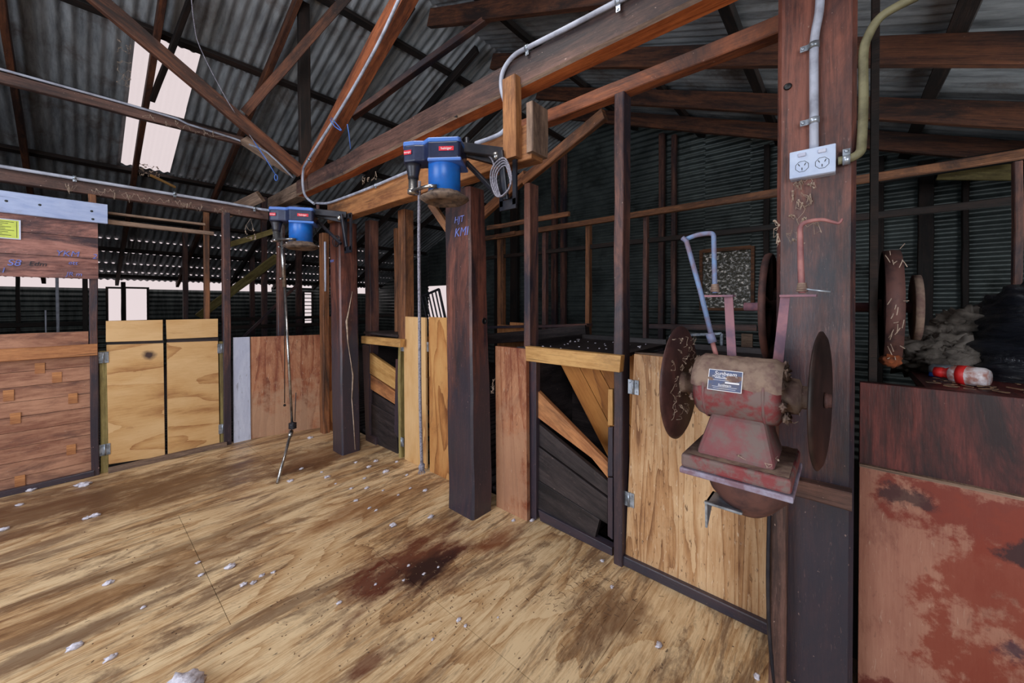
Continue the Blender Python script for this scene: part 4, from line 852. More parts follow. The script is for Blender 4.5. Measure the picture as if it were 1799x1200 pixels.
G().tube([a1, a1 + (E - a1) * .12], .016, 12).build('ferrule', 'chrome', dt)
G().tube([a1, E], .0105, 12).build('lower_tube', 'chrome', dt)
g = G(); g.tube([atX(498, 430, Xd + .05), atX(500, 560, Xd + .05), atX(500, 708, Xd + .05)], .0035, 6, smooth_path=4); g.blob(atX(500, 712, Xd + .05), .011, 2, .2, 3, 1)
tag(g.build('pull_cord', 'rafter_dark'), 'thin dark pull cord with a knob beside the chrome drive tube', 'cord')
g = G(); g.tube([atX(520, 690, Xd - .01), atX(518, 740, Xd - .01)], .003, 6); g.build('tension_rod', 'bracket', dt)
# ================================================================== CONDUITS
def conduit(label, pts, r, mat='conduit', clips=(), clipdir=(-1, 0, 0), name='conduit', sm=5):
    t = thing(name, label, 'conduit', tuple(pts[len(pts) // 2])); G().tube(pts, r, 12, smooth_path=sm).build('pipe', mat, t)
    cd = Vector(clipdir)
    for (c, d, tab) in clips:
        d = Vector(d).normalized(); g = G(); g.lathe(Vector(c) - d * .009, d, [(0, r + .0025), (.018, r + .0025)], 14)
        tb = Vector(tab); g.frame_box(Vector(c) + tb * (.5) , tb.normalized(), cd, tb.normalized().cross(cd), tb.length, .003, .018); g.lathe(Vector(c) + tb * .8 + cd * .0015, cd, [(0, .006), (.003, .004)], 8)
        g.build('pipe_clip', 'galv', t)
    return t
xf = BX0 - .014
pts = [atX(x, y, xf) for x, y in ((836, 252), (862, 243), (882, 233), (893, 216), (890, 190), (881, 155), (884, 125), (903, 98), (935, 80), (1000, 47), (1086, 2), (1190, -52), (1330, -125))]
pts[0] = atX(836, 252, 1.43)
conduit('bent grey conduit climbing the long beam from the nearer machine', pts, .0115, clips=[(atX(926, 84, xf), (0, -1, .0), Vector((0, 0, -.035))), (atX(1086, 3, xf), (0, -1, 0), Vector((0, 0, -.04)))])
pts = [atX(x, y, 1.425) for x, y in ((556, 357), (575, 357), (600, 349), (650, 330), (700, 309), (738, 293))]
conduit('straight grey conduit along the machinery beam between the two machines', pts, .010, clips=[(atX(660, 326, 1.425), (0, -1, .1), Vector((0, 0, -.02)))])
pp = [b + (a - b) * 0.0, a + (b - a) * .35, a + (b - a) * .12]
offs = Vector((-.075, 0, 0.02)); side_ = Vector((-.06, .055, .045))
L3 = [atX(706, -12, 1.36) + (atX(706, -12, 1.36) - atX(660, 85, 1.36)) * 1.6, atX(706, -12, 1.36), atX(660, 85, 1.36), atX(600, 190, 1.36), atX(541, 282, 1.37), atX(533, 300, 1.40), atX(532, 325, 1.40), atX(537, 345, 1.40), atX(552, 358, 1.42)]
conduit('grey conduit running down the orange strut to the farther machine', L3, .011, clips=[(atX(543, 280, 1.36), (0, 1, -.8), Vector((.02, 0, -.02)))])
pts = [Vector((-2.4, 4.24, 2.215)), Vector((0.3, 4.24, 2.215)), atY(400, 357, 4.24), atY(455, 367, 4.24), atX(484, 371, 1.2)]
conduit('grey conduit along the lower beam above the stall doors', pts, .012, sm=2, clipdir=(0, -1, 0), clips=[(atY(131, 312, 4.232), (1, 0, 0), Vector((0, 0, -.03))), (atY(307, 340, 4.232), (1, 0, 0), Vector((0, 0, -.03))), (atY(447, 366, 4.235), (1, 0, 0), Vector((0, 0, -.03)))])
pts = [Vector((-2.4, 4.46, 2.93)), Vector((0.3, 4.46, 2.945)), atY(330, 218, 4.46), atY(410, 243, 4.46), atY(432, 252, 4.42), atX(470, 268, 1.2), atX(515, 312, 1.4)]
conduit('thin pale cable conduit along the upper tie across the skylight', pts, .009, 'conduit', sm=3)
xs = 1.585
conduit('straight grey conduit dropping down the post into the power socket', [atX(x, y, xs) for x, y in ((1441, -10), (1439, 22), (1432, 60), (1430, 95), (1430, 180), (1430, 262))], .0125, clips=[(atX(1430, 80, xs - .004), (0, 0, 1), Vector((0, .036, 0))), (atX(1430, 212, xs - .004), (0, 0, 1), Vector((0, .036, 0)))])
conduit('curved dusty greenish conduit right of the socket post', [atX(x, y, xx) for x, y, xx in ((1612, -6, 1.62), (1575, 12, 1.62), (1545, 32, 1.62), (1526, 62, 1.62), (1517, 95, 1.62), (1517, 180, 1.62), (1514, 250, 1.60), (1510, 268, 1.588), (1494, 278, 1.582), (1472, 283, 1.58))], .0125, 'flex', clips=[(atX(1487, 281, xs - .006), (0, 1, 0), Vector((0, 0, .034)))])
# blue cords
g = G(); g.tube([atY(336, -5, 3.7), atY(341, 40, 3.8), atY(352, 85, 3.9), atY(400, 178, 3.93), atY(446, 248, 3.95), atY(478, 292, 3.9)], .0035, 6, smooth_path=4)
tag(g.build('rope', 'rope'), 'thin pale rope slanting down across the big diagonal strut', 'rope')
g = G(); c = atY(485, 312, 3.88)
for k in range(3): g.tube([c + Vector((.012 * math.cos(an + k) , 0, .028 * math.sin(an + k))) for an in [i * .45 for i in range(15)]], .004, 6)
g.tube([atY(446, 248, 3.93), atY(470, 284, 3.9), c + Zv * .02], .004, 6)
tag(g.build('cord_knot', 'blue_cord'), 'knotted blue cord hanging left of the truss joint', 'cord')
g = G(); g.tube([atX(580, 210, 1.33), atX(588, 222, 1.33), atX(600, 229, 1.34), atX(582, 207, 1.36)], .004, 6, smooth_path=3); g.tube([atX(610, 218, 1.34), atX(613, 235, 1.36), atX(616, 262, 1.38)], .003, 6)
tag(g.build('cord_tie', 'blue_cord'), 'blue twine tied around the orange strut', 'cord')
# ================================================================== POWER SOCKET
t = thing('power_socket', 'double power socket on the dark post at upper right', 'socket', tuple(atX(1430, 318, 1.58)))
A, B = atX(1390, 0, 1.57), atX(1470, 0, 1.57); za, zb_ = atX(1430, 310, 1.572).z, atX(1430, 262, 1.572).z
tl = R(0)
bx0, by0, by1 = 1.565, B.y, A.y
G().minmax((1.565, by0, za), (1.602, by1, zb_)).build('back_box', 'outlet', t, .003)
G().minmax((1.558, by0 - .001, za + .001), (1.566, by1 + .001, zb_ + .001)).build('face_plate', 'outlet', t, .003)
W_ = by1 - by0; H_ = zb_ - za
for k, fy_ in enumerate((.72, .28)):
    c = Vector((1.5575, by0 + W_ * fy_, za + H_ * .40))
    g = G(); ring = [c + Vector((0, math.cos(i * math.pi / 4 + .39) * .018, math.sin(i * math.pi / 4 + .39) * .018)) for i in range(9)]; g.tube(ring, .0007, 5); o = g.build('outlet_ring', 'slot', t)
    g = G()
    for (dy, dz, an) in ((.008, .006, .5), (-.008, .006, -.5), (0, -.008, 0)):
        cc = c + Vector((0, dy, dz)); d = Vector((0, math.sin(an), math.cos(an))); g.frame_box(cc, d, Vector((1, 0, 0)), d.cross(Xv), .008, .0015, .002)
    g.build('pin_slots', 'slot', t)
    G().box((1.555, by0 + W_ * fy_, za + H_ * .82), (.008, .020, .012)).build('switch', 'white_paint', t, .002)
# ================================================================== BENCH GRINDER
GX = 1.255; GZ = 1.052
gt = thing('bench_grinder', 'dusty red twin disc sharpening grinder on a bracket before the wide door', 'grinder', (GX, .21, .69))
G().lathe((GX, .335, GZ), (0, -1, 0), [(0, .045), (.006, .072), (.018, .084), (.03, .088), (.19, .088), (.205, .084), (.215, .070), (.22, .045)], 36, .015, 2).build('motor_body', 'iron_paint', gt)
g = G(); n = 34; rows = 22; vs = []; fs = []
for j in range(rows + 1):
    yy = .334 - (.334 - .116) * j / rows; en = min(1, j / 2, (rows - j) / 2)
    for i in range(n + 1):
        e2 = min(1, i / 3, (n - i) / 3); an = R(18) + R(152) * i / n + .10 * mnoise.noise(Vector((j * .5, 3, i * .02)))
        nz = mnoise.fractal(Vector((an * 5, yy * 45, 1.3)), .8, 2, 5); q_ = .0915 + (.0035 * nz + .0025) * e2 * en - .004 * (1 - e2) - .010 * (1 - en)
        vs.append(Vector((GX + math.cos(an) * q_, yy, GZ + math.sin(an) * q_)))
for j in range(rows):
    for i in range(n): fs.append((j * (n + 1) + i, j * (n + 1) + i + 1, (j + 1) * (n + 1) + i + 1, (j + 1) * (n + 1) + i))
g._add(vs, fs, [[(0, 0)] * 4] * len(fs), True)
for (dx_, y_, dz_, r_) in ((.02, .118, .075, .016), (-.03, .112, .06, .014), (-.055, .118, .03, .012), (-.065, .115, -.02, .013), (-.04, .108, -.055, .014), (.0, .335, .08, .012), (-.05, .338, .05, .012), (-.06, .336, -.03, .010)):
    g.blob((GX + dx_ * .93, y_, GZ + dz_ * .93), (r_ * .9, r_ * .6, r_ * .9), 3, 1.0, 3.5, int(y_ * 999 + dz_ * 100))
o = g.build('dust_crust', 'iron_dusty', gt); o['label'] = 'thick brown dust on the motor'
g = G()
for yy in (.298, .155): g.lathe((GX, yy + .004, GZ), (0, -1, 0), [(0, .087), (.002, .0905), (.006, .0905), (.008, .087)], 36)
g.build('end_bell_seam', 'iron_mauve', gt)
G().lathe((GX, .385, GZ), (0, -1, 0), [(0, .028), (.02, .030), (.03, .038), (.045, .042), (.055, .06)], 24, .04, 5).build('bearing_hub', 'iron_dusty', gt)
G().lathe((GX, .125, GZ), (0, -1, 0), [(0, .07), (.01, .055), (.022, .048), (.04, .046), (.046, .030), (.075, .030)], 24, .04, 6).build('bearing_hub', 'iron_dusty', gt)
G().lathe((GX, .40, GZ), (0, -1, 0), [(0, .012), (.37, .012)], 12).build('shaft', 'rust', gt)
dprof = lambda s: [(0, .025), (0, .168), (s * .003, .176), (s * .006, .176), (s * .012, .165), (s * .012, .025)]
G().lathe((GX, .392, GZ), (0, -1, 0), dprof(1), 56).build('grinding_disc', 'rust_disc', gt)
G().lathe((GX, .046, GZ), (-.085, -1, 0), dprof(1), 56).build('grinding_disc', 'disc_dark', gt)['label'] = 'blackened right disc'
G().lathe((GX, .36, GZ), (0, 1, 0), [(0, .030), (.03, .034)], 20).build('disc_collar', 'iron_dusty', gt)
G().lathe((GX, .078, GZ), (0, -1, 0), [(0, .030), (.03, .026)], 20).build('disc_collar', 'iron_dusty', gt)
G().lathe((GX, .034, GZ), (0, -1, 0), [(0, .020), (.006, .020), (.007, .017), (.014, .017), (.015, .010)], 8).build('shaft_nut', 'rust', gt)
# base casting (frustum), plate, conical pedestal, angle iron
def frustum(g, x0, x1, y0, y1, z0, X0, X1, Y0, Y1, z1, mid=None):
    vs = [(x0, y0, z0), (x1, y0, z0), (x1, y1, z0), (x0, y1, z0), (X0, Y0, z1), (X1, Y0, z1), (X1, Y1, z1), (X0, Y1, z1)]
    g._add(vs, [(0, 3, 2, 1), (4, 5, 6, 7), (0, 1, 5, 4), (1, 2, 6, 5), (2, 3, 7, 6), (3, 0, 4, 7)], [[(0, 0), (0, .1), (.1, .1), (.1, 0)]] * 6)
g = G(); frustum(g, 1.155, 1.345, .125, .315, .872, 1.20, 1.31, .155, .285, .985); g.build('pedestal', 'iron_mauve', gt, .012)
g = G(); g.minmax((1.125, .09, .836), (1.385, .345, .874)); g.build('base_plate', 'iron_paint', gt, .008)
g = G(); nu = 20; vs = [Vector((1.131 + .248 * i / nu, .096 + .243 * j / nu, .8755 + .0022 * mnoise.fractal(Vector((i * .7, j * .7, 4)), .8, 2, 4))) for j in range(nu + 1) for i in range(nu + 1)]
g._add(vs, [(j * (nu + 1) + i, j * (nu + 1) + i + 1, (j + 1) * (nu + 1) + i + 1, (j + 1) * (nu + 1) + i) for j in range(nu) for i in range(nu)], [[(0, 0)] * 4] * (nu * nu), True); g.build('dust_layer', 'iron_dusty', gt)['label'] = 'dust lying on the base plate'
g = G(); g.minmax((1.12, .086, .820), (1.385, .347, .8355)); g.build('base_flange', 'flange', gt, .003)
def halfbowl():
    g = G(); g.lathe((1.36, .215, .82), (0, 0, -1), [(0, .145), (.02, .142), (.06, .12), (.10, .085), (.125, .05), (.127, .001)], 28); return g
g = G(); g.lathe((1.29, .205, .822), (0, 0, -1), [(0, .118), (.02, .116), (.07, .098), (.115, .06), (.13, .04), (.131, .001)], 28); g.build('bracket_cone', 'rust', gt)
g = G(); c0 = atX(1270, 893, 1.20); z_ = c0.z
g.prism([(1.20, .30, z_), (1.20, .21, z_), (1.205, .21, z_ - .006), (1.205, .30, z_ - .006)], (.09, 0, 0)); g.prism([(1.20, .30, z_ + .0), (1.205, .30, z_ - .075), (1.29, .30, z_)], (0, -.006, 0)); g.minmax((1.195, .205, z_), (1.205, .30, z_ + .006))
g.build('angle_iron', 'galv', gt)['label'] = 'pale angle iron under the cone'
G().minmax((1.30, .13, .725), (1.60, .175, .78)).build('bracket_arm', 'rust', gt)
# name plate
pc = Vector((GX, 0, GZ)); an = R(158); nrm_ = Vector((math.cos(an), 0, math.sin(an))); upd = Vector((math.sin(an), 0, -math.cos(an)))
cpl = Vector((GX, .243, GZ)) + nrm_ * .0925
g = G(); g.frame_box(cpl, Yv, upd, nrm_, .083, .058, .003); npl = g.build('name_plate', 'plate', gt); npl['label'] = 'small blued name plate'
g = G()
for (du, dv, lu, lv) in ((0, .0285, .083, .0015), (0, -.0285, .083, .0015), (.041, 0, .0015, .058), (-.041, 0, .0015, .058), (0, .006, .05, .0016), (0, .000, .06, .0008), (-.018, -.005, .034, .004), (0, -.018, .06, .0008), (0, -.023, .055, .0008)):
    g.frame_box(cpl + Yv * du + upd * dv + nrm_ * .0018, Yv, upd, nrm_, lu, lv, .0006)
g.build('plate_lines', 'white_ink', npl)
ud = upd if upd.z > 0 else -upd
text_mesh('lettering', 'Sunbeam', .015, 'white_ink', npl, cpl + ud * .019 + nrm_ * .0018, (0, -1, 0), ud, .0003, .2)
text_mesh('lettering', 'MODEL No. GRINDER', .0065, 'white_ink', npl, cpl + ud * .010 + nrm_ * .0018, (0, -1, 0), ud, .0003)
text_mesh('lettering', 'Sunbeam', .009, 'white_ink', npl, cpl - ud * .013 + nrm_ * .0018, (0, -1, 0), ud, .0003, .2)
# pendulum arms
def arm(label, xa, xb, yt, yb_, xt0, xt1, plx=1.33):
    t = gt
    P = [atX(xa[0], yt, plx), atX(xa[1], yt, plx), atX(xb[1], yb_, plx), atX(xb[0], yb_, plx)]; G().prism(P, (.006, 0, 0), Zv).build('upright_strap', 'mauve', t)
    a_, b_ = atX(xt0, yt, plx), atX(xt1, yt, plx); g = G(); g.minmax((plx - .022, b_.y, P[0].z - .003), (plx + .022, a_.y, P[0].z + .003)); g.build('top_strap', 'mauve', t)
arm('left', (1272, 1287), (1278, 1294), 520, 634, 1238, 1290); arm('right', (1371, 1388), (1357, 1376), 520, 638, 1371, 1435)
def rod(label, name, segs, mat, r, washer):
    t = thing(name, label, 'rod', tuple(washer)); 
    for nm, pts, rr in segs: G().tube(pts, rr, 10, smooth_path=4).build(nm, mat, t)
    g = G()
    for k in range(4): g.lathe(Vector(washer) + Zv * (.004 + .0062 * k), Zv, [(0, .012), (.001, .0135 - .001 * k), (.005, .0135 - .001 * k), (.006, .011)], 14)
    g.build('spring_washer', 'iron_dusty', t)
    return t
px_ = 1.33
wsh = atX(1409, 515, px_)
rod('bent pinkish hooked rod standing on the right grinder strap', 'pendulum_rod', [('hook_rod', [atX(x, y, px_) for x, y in ((1409, 515), (1407, 470), (1406, 420), (1406, 401), (1411, 393), (1425, 388), (1445, 386), (1462, 390), (1474, 392), (1480, 384))], [.0085, .008, .008, .008, .008, .008, .0075, .006, .005, .003])], 'pink_rod', .008, wsh)
G_ = G(); G_.tube([wsh + Vector((-.005, .0, .012)), atX(1459, 513, px_)], .003, 6); tag(G_.build('wire_pin', 'galv'), 'thin wire pin poking right from the pink rod washer', 'pin')
wsh2 = atX(1256, 515, px_)
rod('bent blue rod standing on the left grinder strap', 'pendulum_rod', [('bent_rod', [atX(x, y, px_) for x, y in ((1256, 515), (1255, 470), (1254, 425), (1253, 413), (1246, 410), (1225, 413), (1206, 420))], .0075)], 'blue_rod', .008, wsh2)
t = thing('pendulum_rod', 'long slanting blue rod hanging from the bent blue rod down to the grinder', 'rod', tuple(atX(1258, 628, 1.30)))
G().tube([atX(1199, 418, 1.315), atX(1206, 424, 1.315), atX(1230, 510, 1.31), atX(1250, 590, 1.30)], .0078, 10).build('outer_rod', 'blue_rod', t)
G().tube([atX(1247, 586, 1.30), atX(1252, 602, 1.30)], .0125, 12).build('collar', 'blue_rod', t)
G().tube([atX(1251, 600, 1.30), atX(1260, 630, 1.30)], .0072, 10).build('inner_rod', 'pink_rod', t)
# ================================================================== LINE SHAFT WITH PULLEYS BEHIND THE POST
ls = thing('line_shaft', 'old belt drive shaft with two flat pulleys passing behind the socket post', 'shaft', (1.97, .1, 1.0))
SY = 1.95; SZ = 1.285
G().tube([(SY, .33, SZ), (SY, -.20, SZ)], .018, 14).build('shaft', 'mauve', ls)
def pulley(y, r, w, spokes):
    G().lathe((SY, y + w / 2, SZ), (0, -1, 0), [(0, r - .006), (0, r), (w * .5, r + .004), (w, r), (w, r - .006), (w * .5, r - .004), (0, r - .006)], 48, .004, 3).build('pulley_rim', 'rust', ls)
    g = G()
    for k in range(spokes):
        an = k * 2 * math.pi / spokes + .4; g.tube([Vector((SY, y, SZ)), Vector((SY + math.cos(an) * (r - .003), y, SZ + math.sin(an) * (r - .003)))], [.012, .009], 8)
    g.lathe((SY, y + .03, SZ), (0, -1, 0), [(0, .03), (.06, .03)], 16); g.build('pulley_spokes', 'rust', ls)
pulley(.235, .225, .025, 5); pulley(-.13, .205, .045, 5)
g = G(); g.lathe((SY, -.185, SZ - .0), (0, -1, 0), [(0, .02), (.0, .115), (.02, .115), (.02, .02)], 36); g.build('side_disc', 'iron_dusty', ls)
g = G(); pb_ = Vector((SY - .205, -.13, SZ)); rnd = random.Random(9)
for k in range(26):
    an = math.pi * .55 + rnd.random() * math.pi * .9; rr = .215 + rnd.uniform(0, .01); p_ = Vector((SY + math.cos(an) * rr, -.13 + rnd.uniform(-.022, .022), SZ + math.sin(an) * rr))
    q_ = p_ + Vector((rnd.uniform(-.012, .002), rnd.uniform(-.012, .012), rnd.uniform(-.03, .03))); g.tube([p_, (p_ + q_) / 2 + Vector((-.006, 0, 0)), q_], .0014, 4)
tag(g.build('cobweb', 'web'), 'dusty threads of cobweb down the rim of the right pulley', 'cobweb', None, 'stuff')
g = G(); c_ = atX(1566, 632, 1.80)
g.blob(atX(1565, 632, 1.83), (.03, .028, .022), 3, .5, 3, 5); tag(g.build('fluff_tuft', 'fluff'), 'orange brown tuft caught at the foot of the right pulley', 'wool')
# ================================================================== RUBBISH ON THE BIN SHELF
ZS = 1.036
def bag():
    g = G(); nu, nv = 72, 44; C_ = Vector((2.36, -.72, ZS)); vs = []
    for i in range(nv + 1):
        th = math.pi / 2 * i / nv
        for k in range(nu):
            ph = 2 * math.pi * k / nu; d = Vector((math.cos(th) * math.cos(ph), math.cos(th) * math.sin(ph), math.sin(th)))
            cr = abs(mnoise.noise(Vector((d.x * 3, d.y * 3, d.z * 9)) + Vector((5, 2, 1)))) * .16 + .10 * mnoise.noise(d * 2.0 + Vector((1, 7, 2)))
            q_ = 1 + cr - .08; vs.append(C_ + Vector((d.x * .50 * q_, d.y * .42 * q_, max(0, d.z * .40 * q_))))
    fs = [(i * nu + k, i * nu + (k + 1) % nu, (i + 1) * nu + (k + 1) % nu, (i + 1) * nu + k) for i in range(nv) for k in range(nu)]
    g._add(vs, fs, [[(0, 0)] * 4] * len(fs), True); return g
tag(bag().build('plastic_bag', 'bag'), 'bulging shiny black plastic bag on the bin shelf at right', 'bag')
g = G(); rnd = random.Random(12)
for k in range(26):
    u_ = rnd.random(); g.blob((2.20 + .30 * u_, -.27 - .22 * u_ + rnd.uniform(-.07, .05), ZS + .035 + rnd.random() * .28 * u_), (rnd.uniform(.07, .11), rnd.uniform(.06, .10), rnd.uniform(.05, .08)), 5, .45, 3.4, k)
tag(g.build('wool_heap', 'wool_grey'), 'heap of dirty grey wool leaning against the black bag', 'wool', None, 'stuff')
bt = thing('bottle', 'crumpled white bottle with red label lying on the bin shelf', 'bottle', (1.9, -.33, ZS))
c0, c1 = atX(1668, 652, 1.90), atX(1738, 656, 1.86); c0.z = c1.z = ZS + .032; ax = (c1 - c0)
G().lathe(c0, ax, [(0, .018), (.005, .026), (.02, .030), (ax.length - .01, .031), (ax.length, .024)], 18, .06, 2).build('bottle_body', 'bottle', bt)
G().lathe(c0, -ax, [(0, .020), (.012, .014), (.014, .017), (.034, .017)], 16).build('cap', 'cap_red', bt)['label'] = 'red cap'
G().lathe(c0 + ax * .25, ax, [(0, .0315), (.02, .0318)], 18, .05, 2).build('label_band', 'cap_red', bt)
g = G(); c = atZ(1652, 663, ZS); g.lathe(c + Zv * .006, (0, 1, .1), [(0, .008), (.028, .008)], 12); tag(g.build('plastic_stopper', 'cap_blue'), 'small blue stopper on the bin shelf left of the bottle', 'stopper')
bt2 = thing('bottle', 'small dusty clear bottle with a red band behind the blue cap', 'bottle', (2.0, -.24, ZS)); c0 = Vector((2.06, -.24, ZS + .022)); ax = Vector((-.02, -.10, 0))
G().lathe(c0, ax, [(0, .012), (.01, .021), (.06, .021)], 14, .08, 4).build('bottle_body', 'galv', bt2); G().lathe(c0 + ax * .6, ax, [(0, .023), (.03, .022)], 14).build('label_band', 'cap_red', bt2)
rnd = random.Random(21); g = G()
for k in range(120):
    x, y = 1.77 + abs(rnd.gauss(0, .09)), rnd.uniform(-1.2, -.22); an = rnd.random() * 3.1; L = rnd.uniform(.006, .04); d = Vector((math.cos(an), math.sin(an), 0))
    g.frame_box(Vector((x, y, ZS + .004 + rnd.random() * .006)), d, d.cross(Zv), Zv, L, rnd.uniform(.002, .012), .002)
tag(g.build('dry_litter', 'dirt'), 'dry leaves and splinters littering the edge of the bin shelf', 'litter', None, 'stuff')
# ================================================================== PENS BEHIND
YP = 10.6
def postY(xa, xb, y, d, z0, z1, mat, label, group=None): return vstud('post', label, 'post', xa, xb, y, d, z0, z1, mat, 'Y', group=group)
for (xa, xb, y, w) in ((145, 155, 7.6, 'behind the brown hinge post'), (213, 221, 10.5, 'dividing the bright louvre window'), (322, 331, 8.2, 'left of the thin pale edged stud'), (440, 448, 9.0, 'between the tall brown post and the left machine'), (461, 470, 7.0, 'just left of the handpiece tube'), (521, 531, 8.6, 'right of the handpiece tube'), (27, 35, 9.2, 'below the red planks at far left')):
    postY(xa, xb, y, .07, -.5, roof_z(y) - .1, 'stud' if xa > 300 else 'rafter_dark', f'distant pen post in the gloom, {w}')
postY(98, 104, 8.0, .03, -.1, 1.75, 'conduit', 'thin pale pipe upright seen below the red planks'); postY(78, 81, 7.0, .03, .6, 1.22, 'conduit', 'short thin white stick seen below the red planks')
# louvre frames in the far wall
for i, (a_, b_, z0, z1) in enumerate(openings):
    t = thing(f'window_{3 + i}', 'louvred opening', 'window', ((a_ + b_) / 2, YB - .03, z0)); t['kind'] = 'structure'; del t['category']; del t['label']
    g = G(); w = .035
    g.minmax((a_ - w, YB - .05, z0 - w), (a_, YB, z1 + w)); g.minmax((b_, YB - .05, z0 - w), (b_ + w, YB, z1 + w)); g.minmax((a_, YB - .05, z0 - w), (b_, YB, z0)); g.minmax((a_, YB - .05, z1), (b_, YB, z1 + w)); g.build('window_frame', 'rafter_dark', t)
    g = G()
    if i in (2,):
        for k in range(9): zz = z0 + (z1 - z0) * (k + .5) / 9; g.minmax((a_, YB - .03, zz - .012), (b_, YB - .02, zz + .012))
        g.build('louvre_blades', 'iron_wall', t)
# rails across the pens
TH('rail', 'dark pen rail low behind the red corner panel and stall doors', 'rail', (-2.2, 7.0, .93), (3.8, 7.0, .93), .03, .06, 'rafter_dark', side=Yv)
TH('rail', 'second dark pen rail farther back beyond the stall doors', 'rail', (-2.2, 8.6, 1.0), (5.5, 8.6, 1.0), .03, .06, 'rafter_dark', side=Yv)
TH('brace', 'long yellow brace rising from behind the tall brown post', 'brace', atY(350, 555, 8.4), atY(487, 452, 6.6), .05, .12, 'green_pine', side=Yv)
TH('brace', 'yellow batten ending behind the left shearing machine', 'brace', atY(405, 430, 5.6), atY(492, 403, 5.0), .03, .06, 'green_pine', side=Yv)
TH('brace', 'thin grey diagonal behind the handpiece tube', 'brace', atY(428, 592, 6.5), atY(525, 498, 6.5), .03, .04, 'stud', side=Yv)
# tilted slatted metal gate
t = thing('metal_gate', 'small tilted black slatted gate before the bright opening left of the knot hole post', 'gate', tuple(atX(765, 558, 3.4)))
c1_, c2_, c3_, c4_ = atX(741, 521, 3.4), atX(771, 508, 3.4), atX(800, 640, 3.4), atX(770, 650, 3.4)
g = G()
for p_, q_ in ((c1_, c2_), (c2_, c3_), (c3_, c4_), (c4_, c1_)): g.timber(p_, q_, .03, .03, side=Xv, rough=0)
for e_ in (c3_, c4_): g.timber(e_ + Zv * .01, (e_.x, e_.y, -.01), .03, .03, side=Xv, rough=0)
g.build('gate_frame', 'bracket', t)
g = G()
for k in range(1, 5):
    f_ = k / 5; g.timber(c1_ + (c2_ - c1_) * f_, c4_ + (c3_ - c4_) * f_, .02, .02, side=Xv, rough=0)
g.build('gate_bars', 'bracket', t)
# stud partition at X = 4 and wall framing at X = 5.9
def studX(xa, xb, x, z0, z1, mat, w, d=.07, nm='stud', grp=None): return vstud(nm, w, 'stud', xa, xb, x, d, z0, z1, mat, 'X', group=grp)
XPART = 3.9
for (xa, xb, z1, mat, w) in ((873, 883, 1.95, 'stud_orange', 'just right of the knot hole post'), (952, 958, 1.9, 'stud', 'just right of the slim chute stud'), (1028, 1035, 2.02, 'stud_orange', 'halfway between the two slim near studs'), (1129, 1136, 2.1, 'stud', 'right of the tall near stud')):
    studX(xa, xb, XPART + .055, -.5, atX(945, 405, XPART).z + .02, mat, f'distant brown stud of the inner partition, {w}')
for (xa, xb, w) in ((868, 876, 'first beyond the knot hole post'), (896, 908, 'second beyond the knot hole post'), (968, 976, 'beside the slim chute stud'), (984, 992, 'beside the middle partition stud'), (1156, 1165, 'behind the blue rods'), (1178, 1186, 'left of the slanting blue rod'), (1340, 1350, 'behind the left pulley'), (1535, 1552, 'right of the socket post'), (1612, 1640, 'above the grey wool heap'), (1690, 1702, 'above the black bag')):
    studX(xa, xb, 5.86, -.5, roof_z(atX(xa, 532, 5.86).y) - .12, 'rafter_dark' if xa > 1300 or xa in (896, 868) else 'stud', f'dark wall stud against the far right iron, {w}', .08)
p_ = atX(945, 405, XPART); q_ = atX(1355, 337, XPART)
TH('rail', 'long thin brown rail across the inner partition behind the slim studs', 'rail', (XPART, 4.3, p_.z), (XPART, -1.5, p_.z), .05, .06, 'stud_orange', side=Xv)
TH('rail', 'lower brown rail of the inner partition', 'rail', (XPART + .1, 4.3, p_.z - .27), (XPART + .1, -1.5, p_.z - .27), .05, .05, 'rafter_dark', side=Xv)
TH('batten', 'thin loose batten ending right of the slim chute stud', 'batten', atX(857, 401, 3.0), atX(1000, 376, 3.0), .03, .045, 'stud_orange', side=Xv)
TH('batten', 'short batten lying just below the loose batten', 'batten', atX(872, 415, 3.5), atX(905, 409, 3.5), .03, .04, 'stud_orange', side=Xv)
TH('beam', 'heavy near black pen beam behind the dusty chute table', 'beam', atX(860, 595, 3.3), atX(1032, 582, 3.3), .08, .12, 'black_board', side=Xv)
TH('rail', 'brown pen rail on top of the near black pen beam', 'rail', atX(862, 575, 3.35), atX(1036, 571, 3.35), .12, .03, 'stud', side=Xv)
TH('rail', 'low brown rail behind the left grinder disc', 'rail', atX(1132, 573, 4.6), atX(1330, 576, 4.6), .05, .06, 'stud', side=Xv)
for (x, y, w) in ((885, 578, 'leftmost'), (908, 574, 'middle'), (1010, 595, 'right of the chute studs')):
    c = atX(x, y, 3.5); TH('board', f'small orange board end among the dark pens, {w}', 'board', Vector((c.x, c.y, 0)), c + Zv * .05, .22, .02, 'rail', side=Yv)
a_, b_ = atX(1178, 590, 4.3), atX(1268, 586, 4.3); g = G(); g.timber(a_, b_, .03, .03, side=Xv, rough=0); g.timber((a_.x, a_.y, 0), a_, .03, .03, side=Xv, rough=0); g.timber((b_.x, b_.y, 0), b_, .03, .03, side=Xv, rough=0); tag(g.build('rail', 'galv'), 'white metal rail low behind the slanting blue rod', 'rail')
c = atX(1312, 600, 4.6); G1 = G(); G1.minmax((c.x, c.y - .05, 0), (c.x + .03, c.y + .05, c.z + .08)); tag(G1.build('board', 'grey_wood'), 'small pale board seen between the grinder straps', 'board')
TH('collar_tie', 'long dark sloping tie in the upper right gloom', 'beam', atX(1545, 312, 4.9), atX(1795, 272, 4.9), .05, .10, 'rafter_dark', side=Xv)
TH('board', 'olive tinted board propped in the upper right gloom', 'board', atX(1650, 300, 5.2), atX(1790, 300, 5.2), .03, .16, 'green_pine', side=Xv)
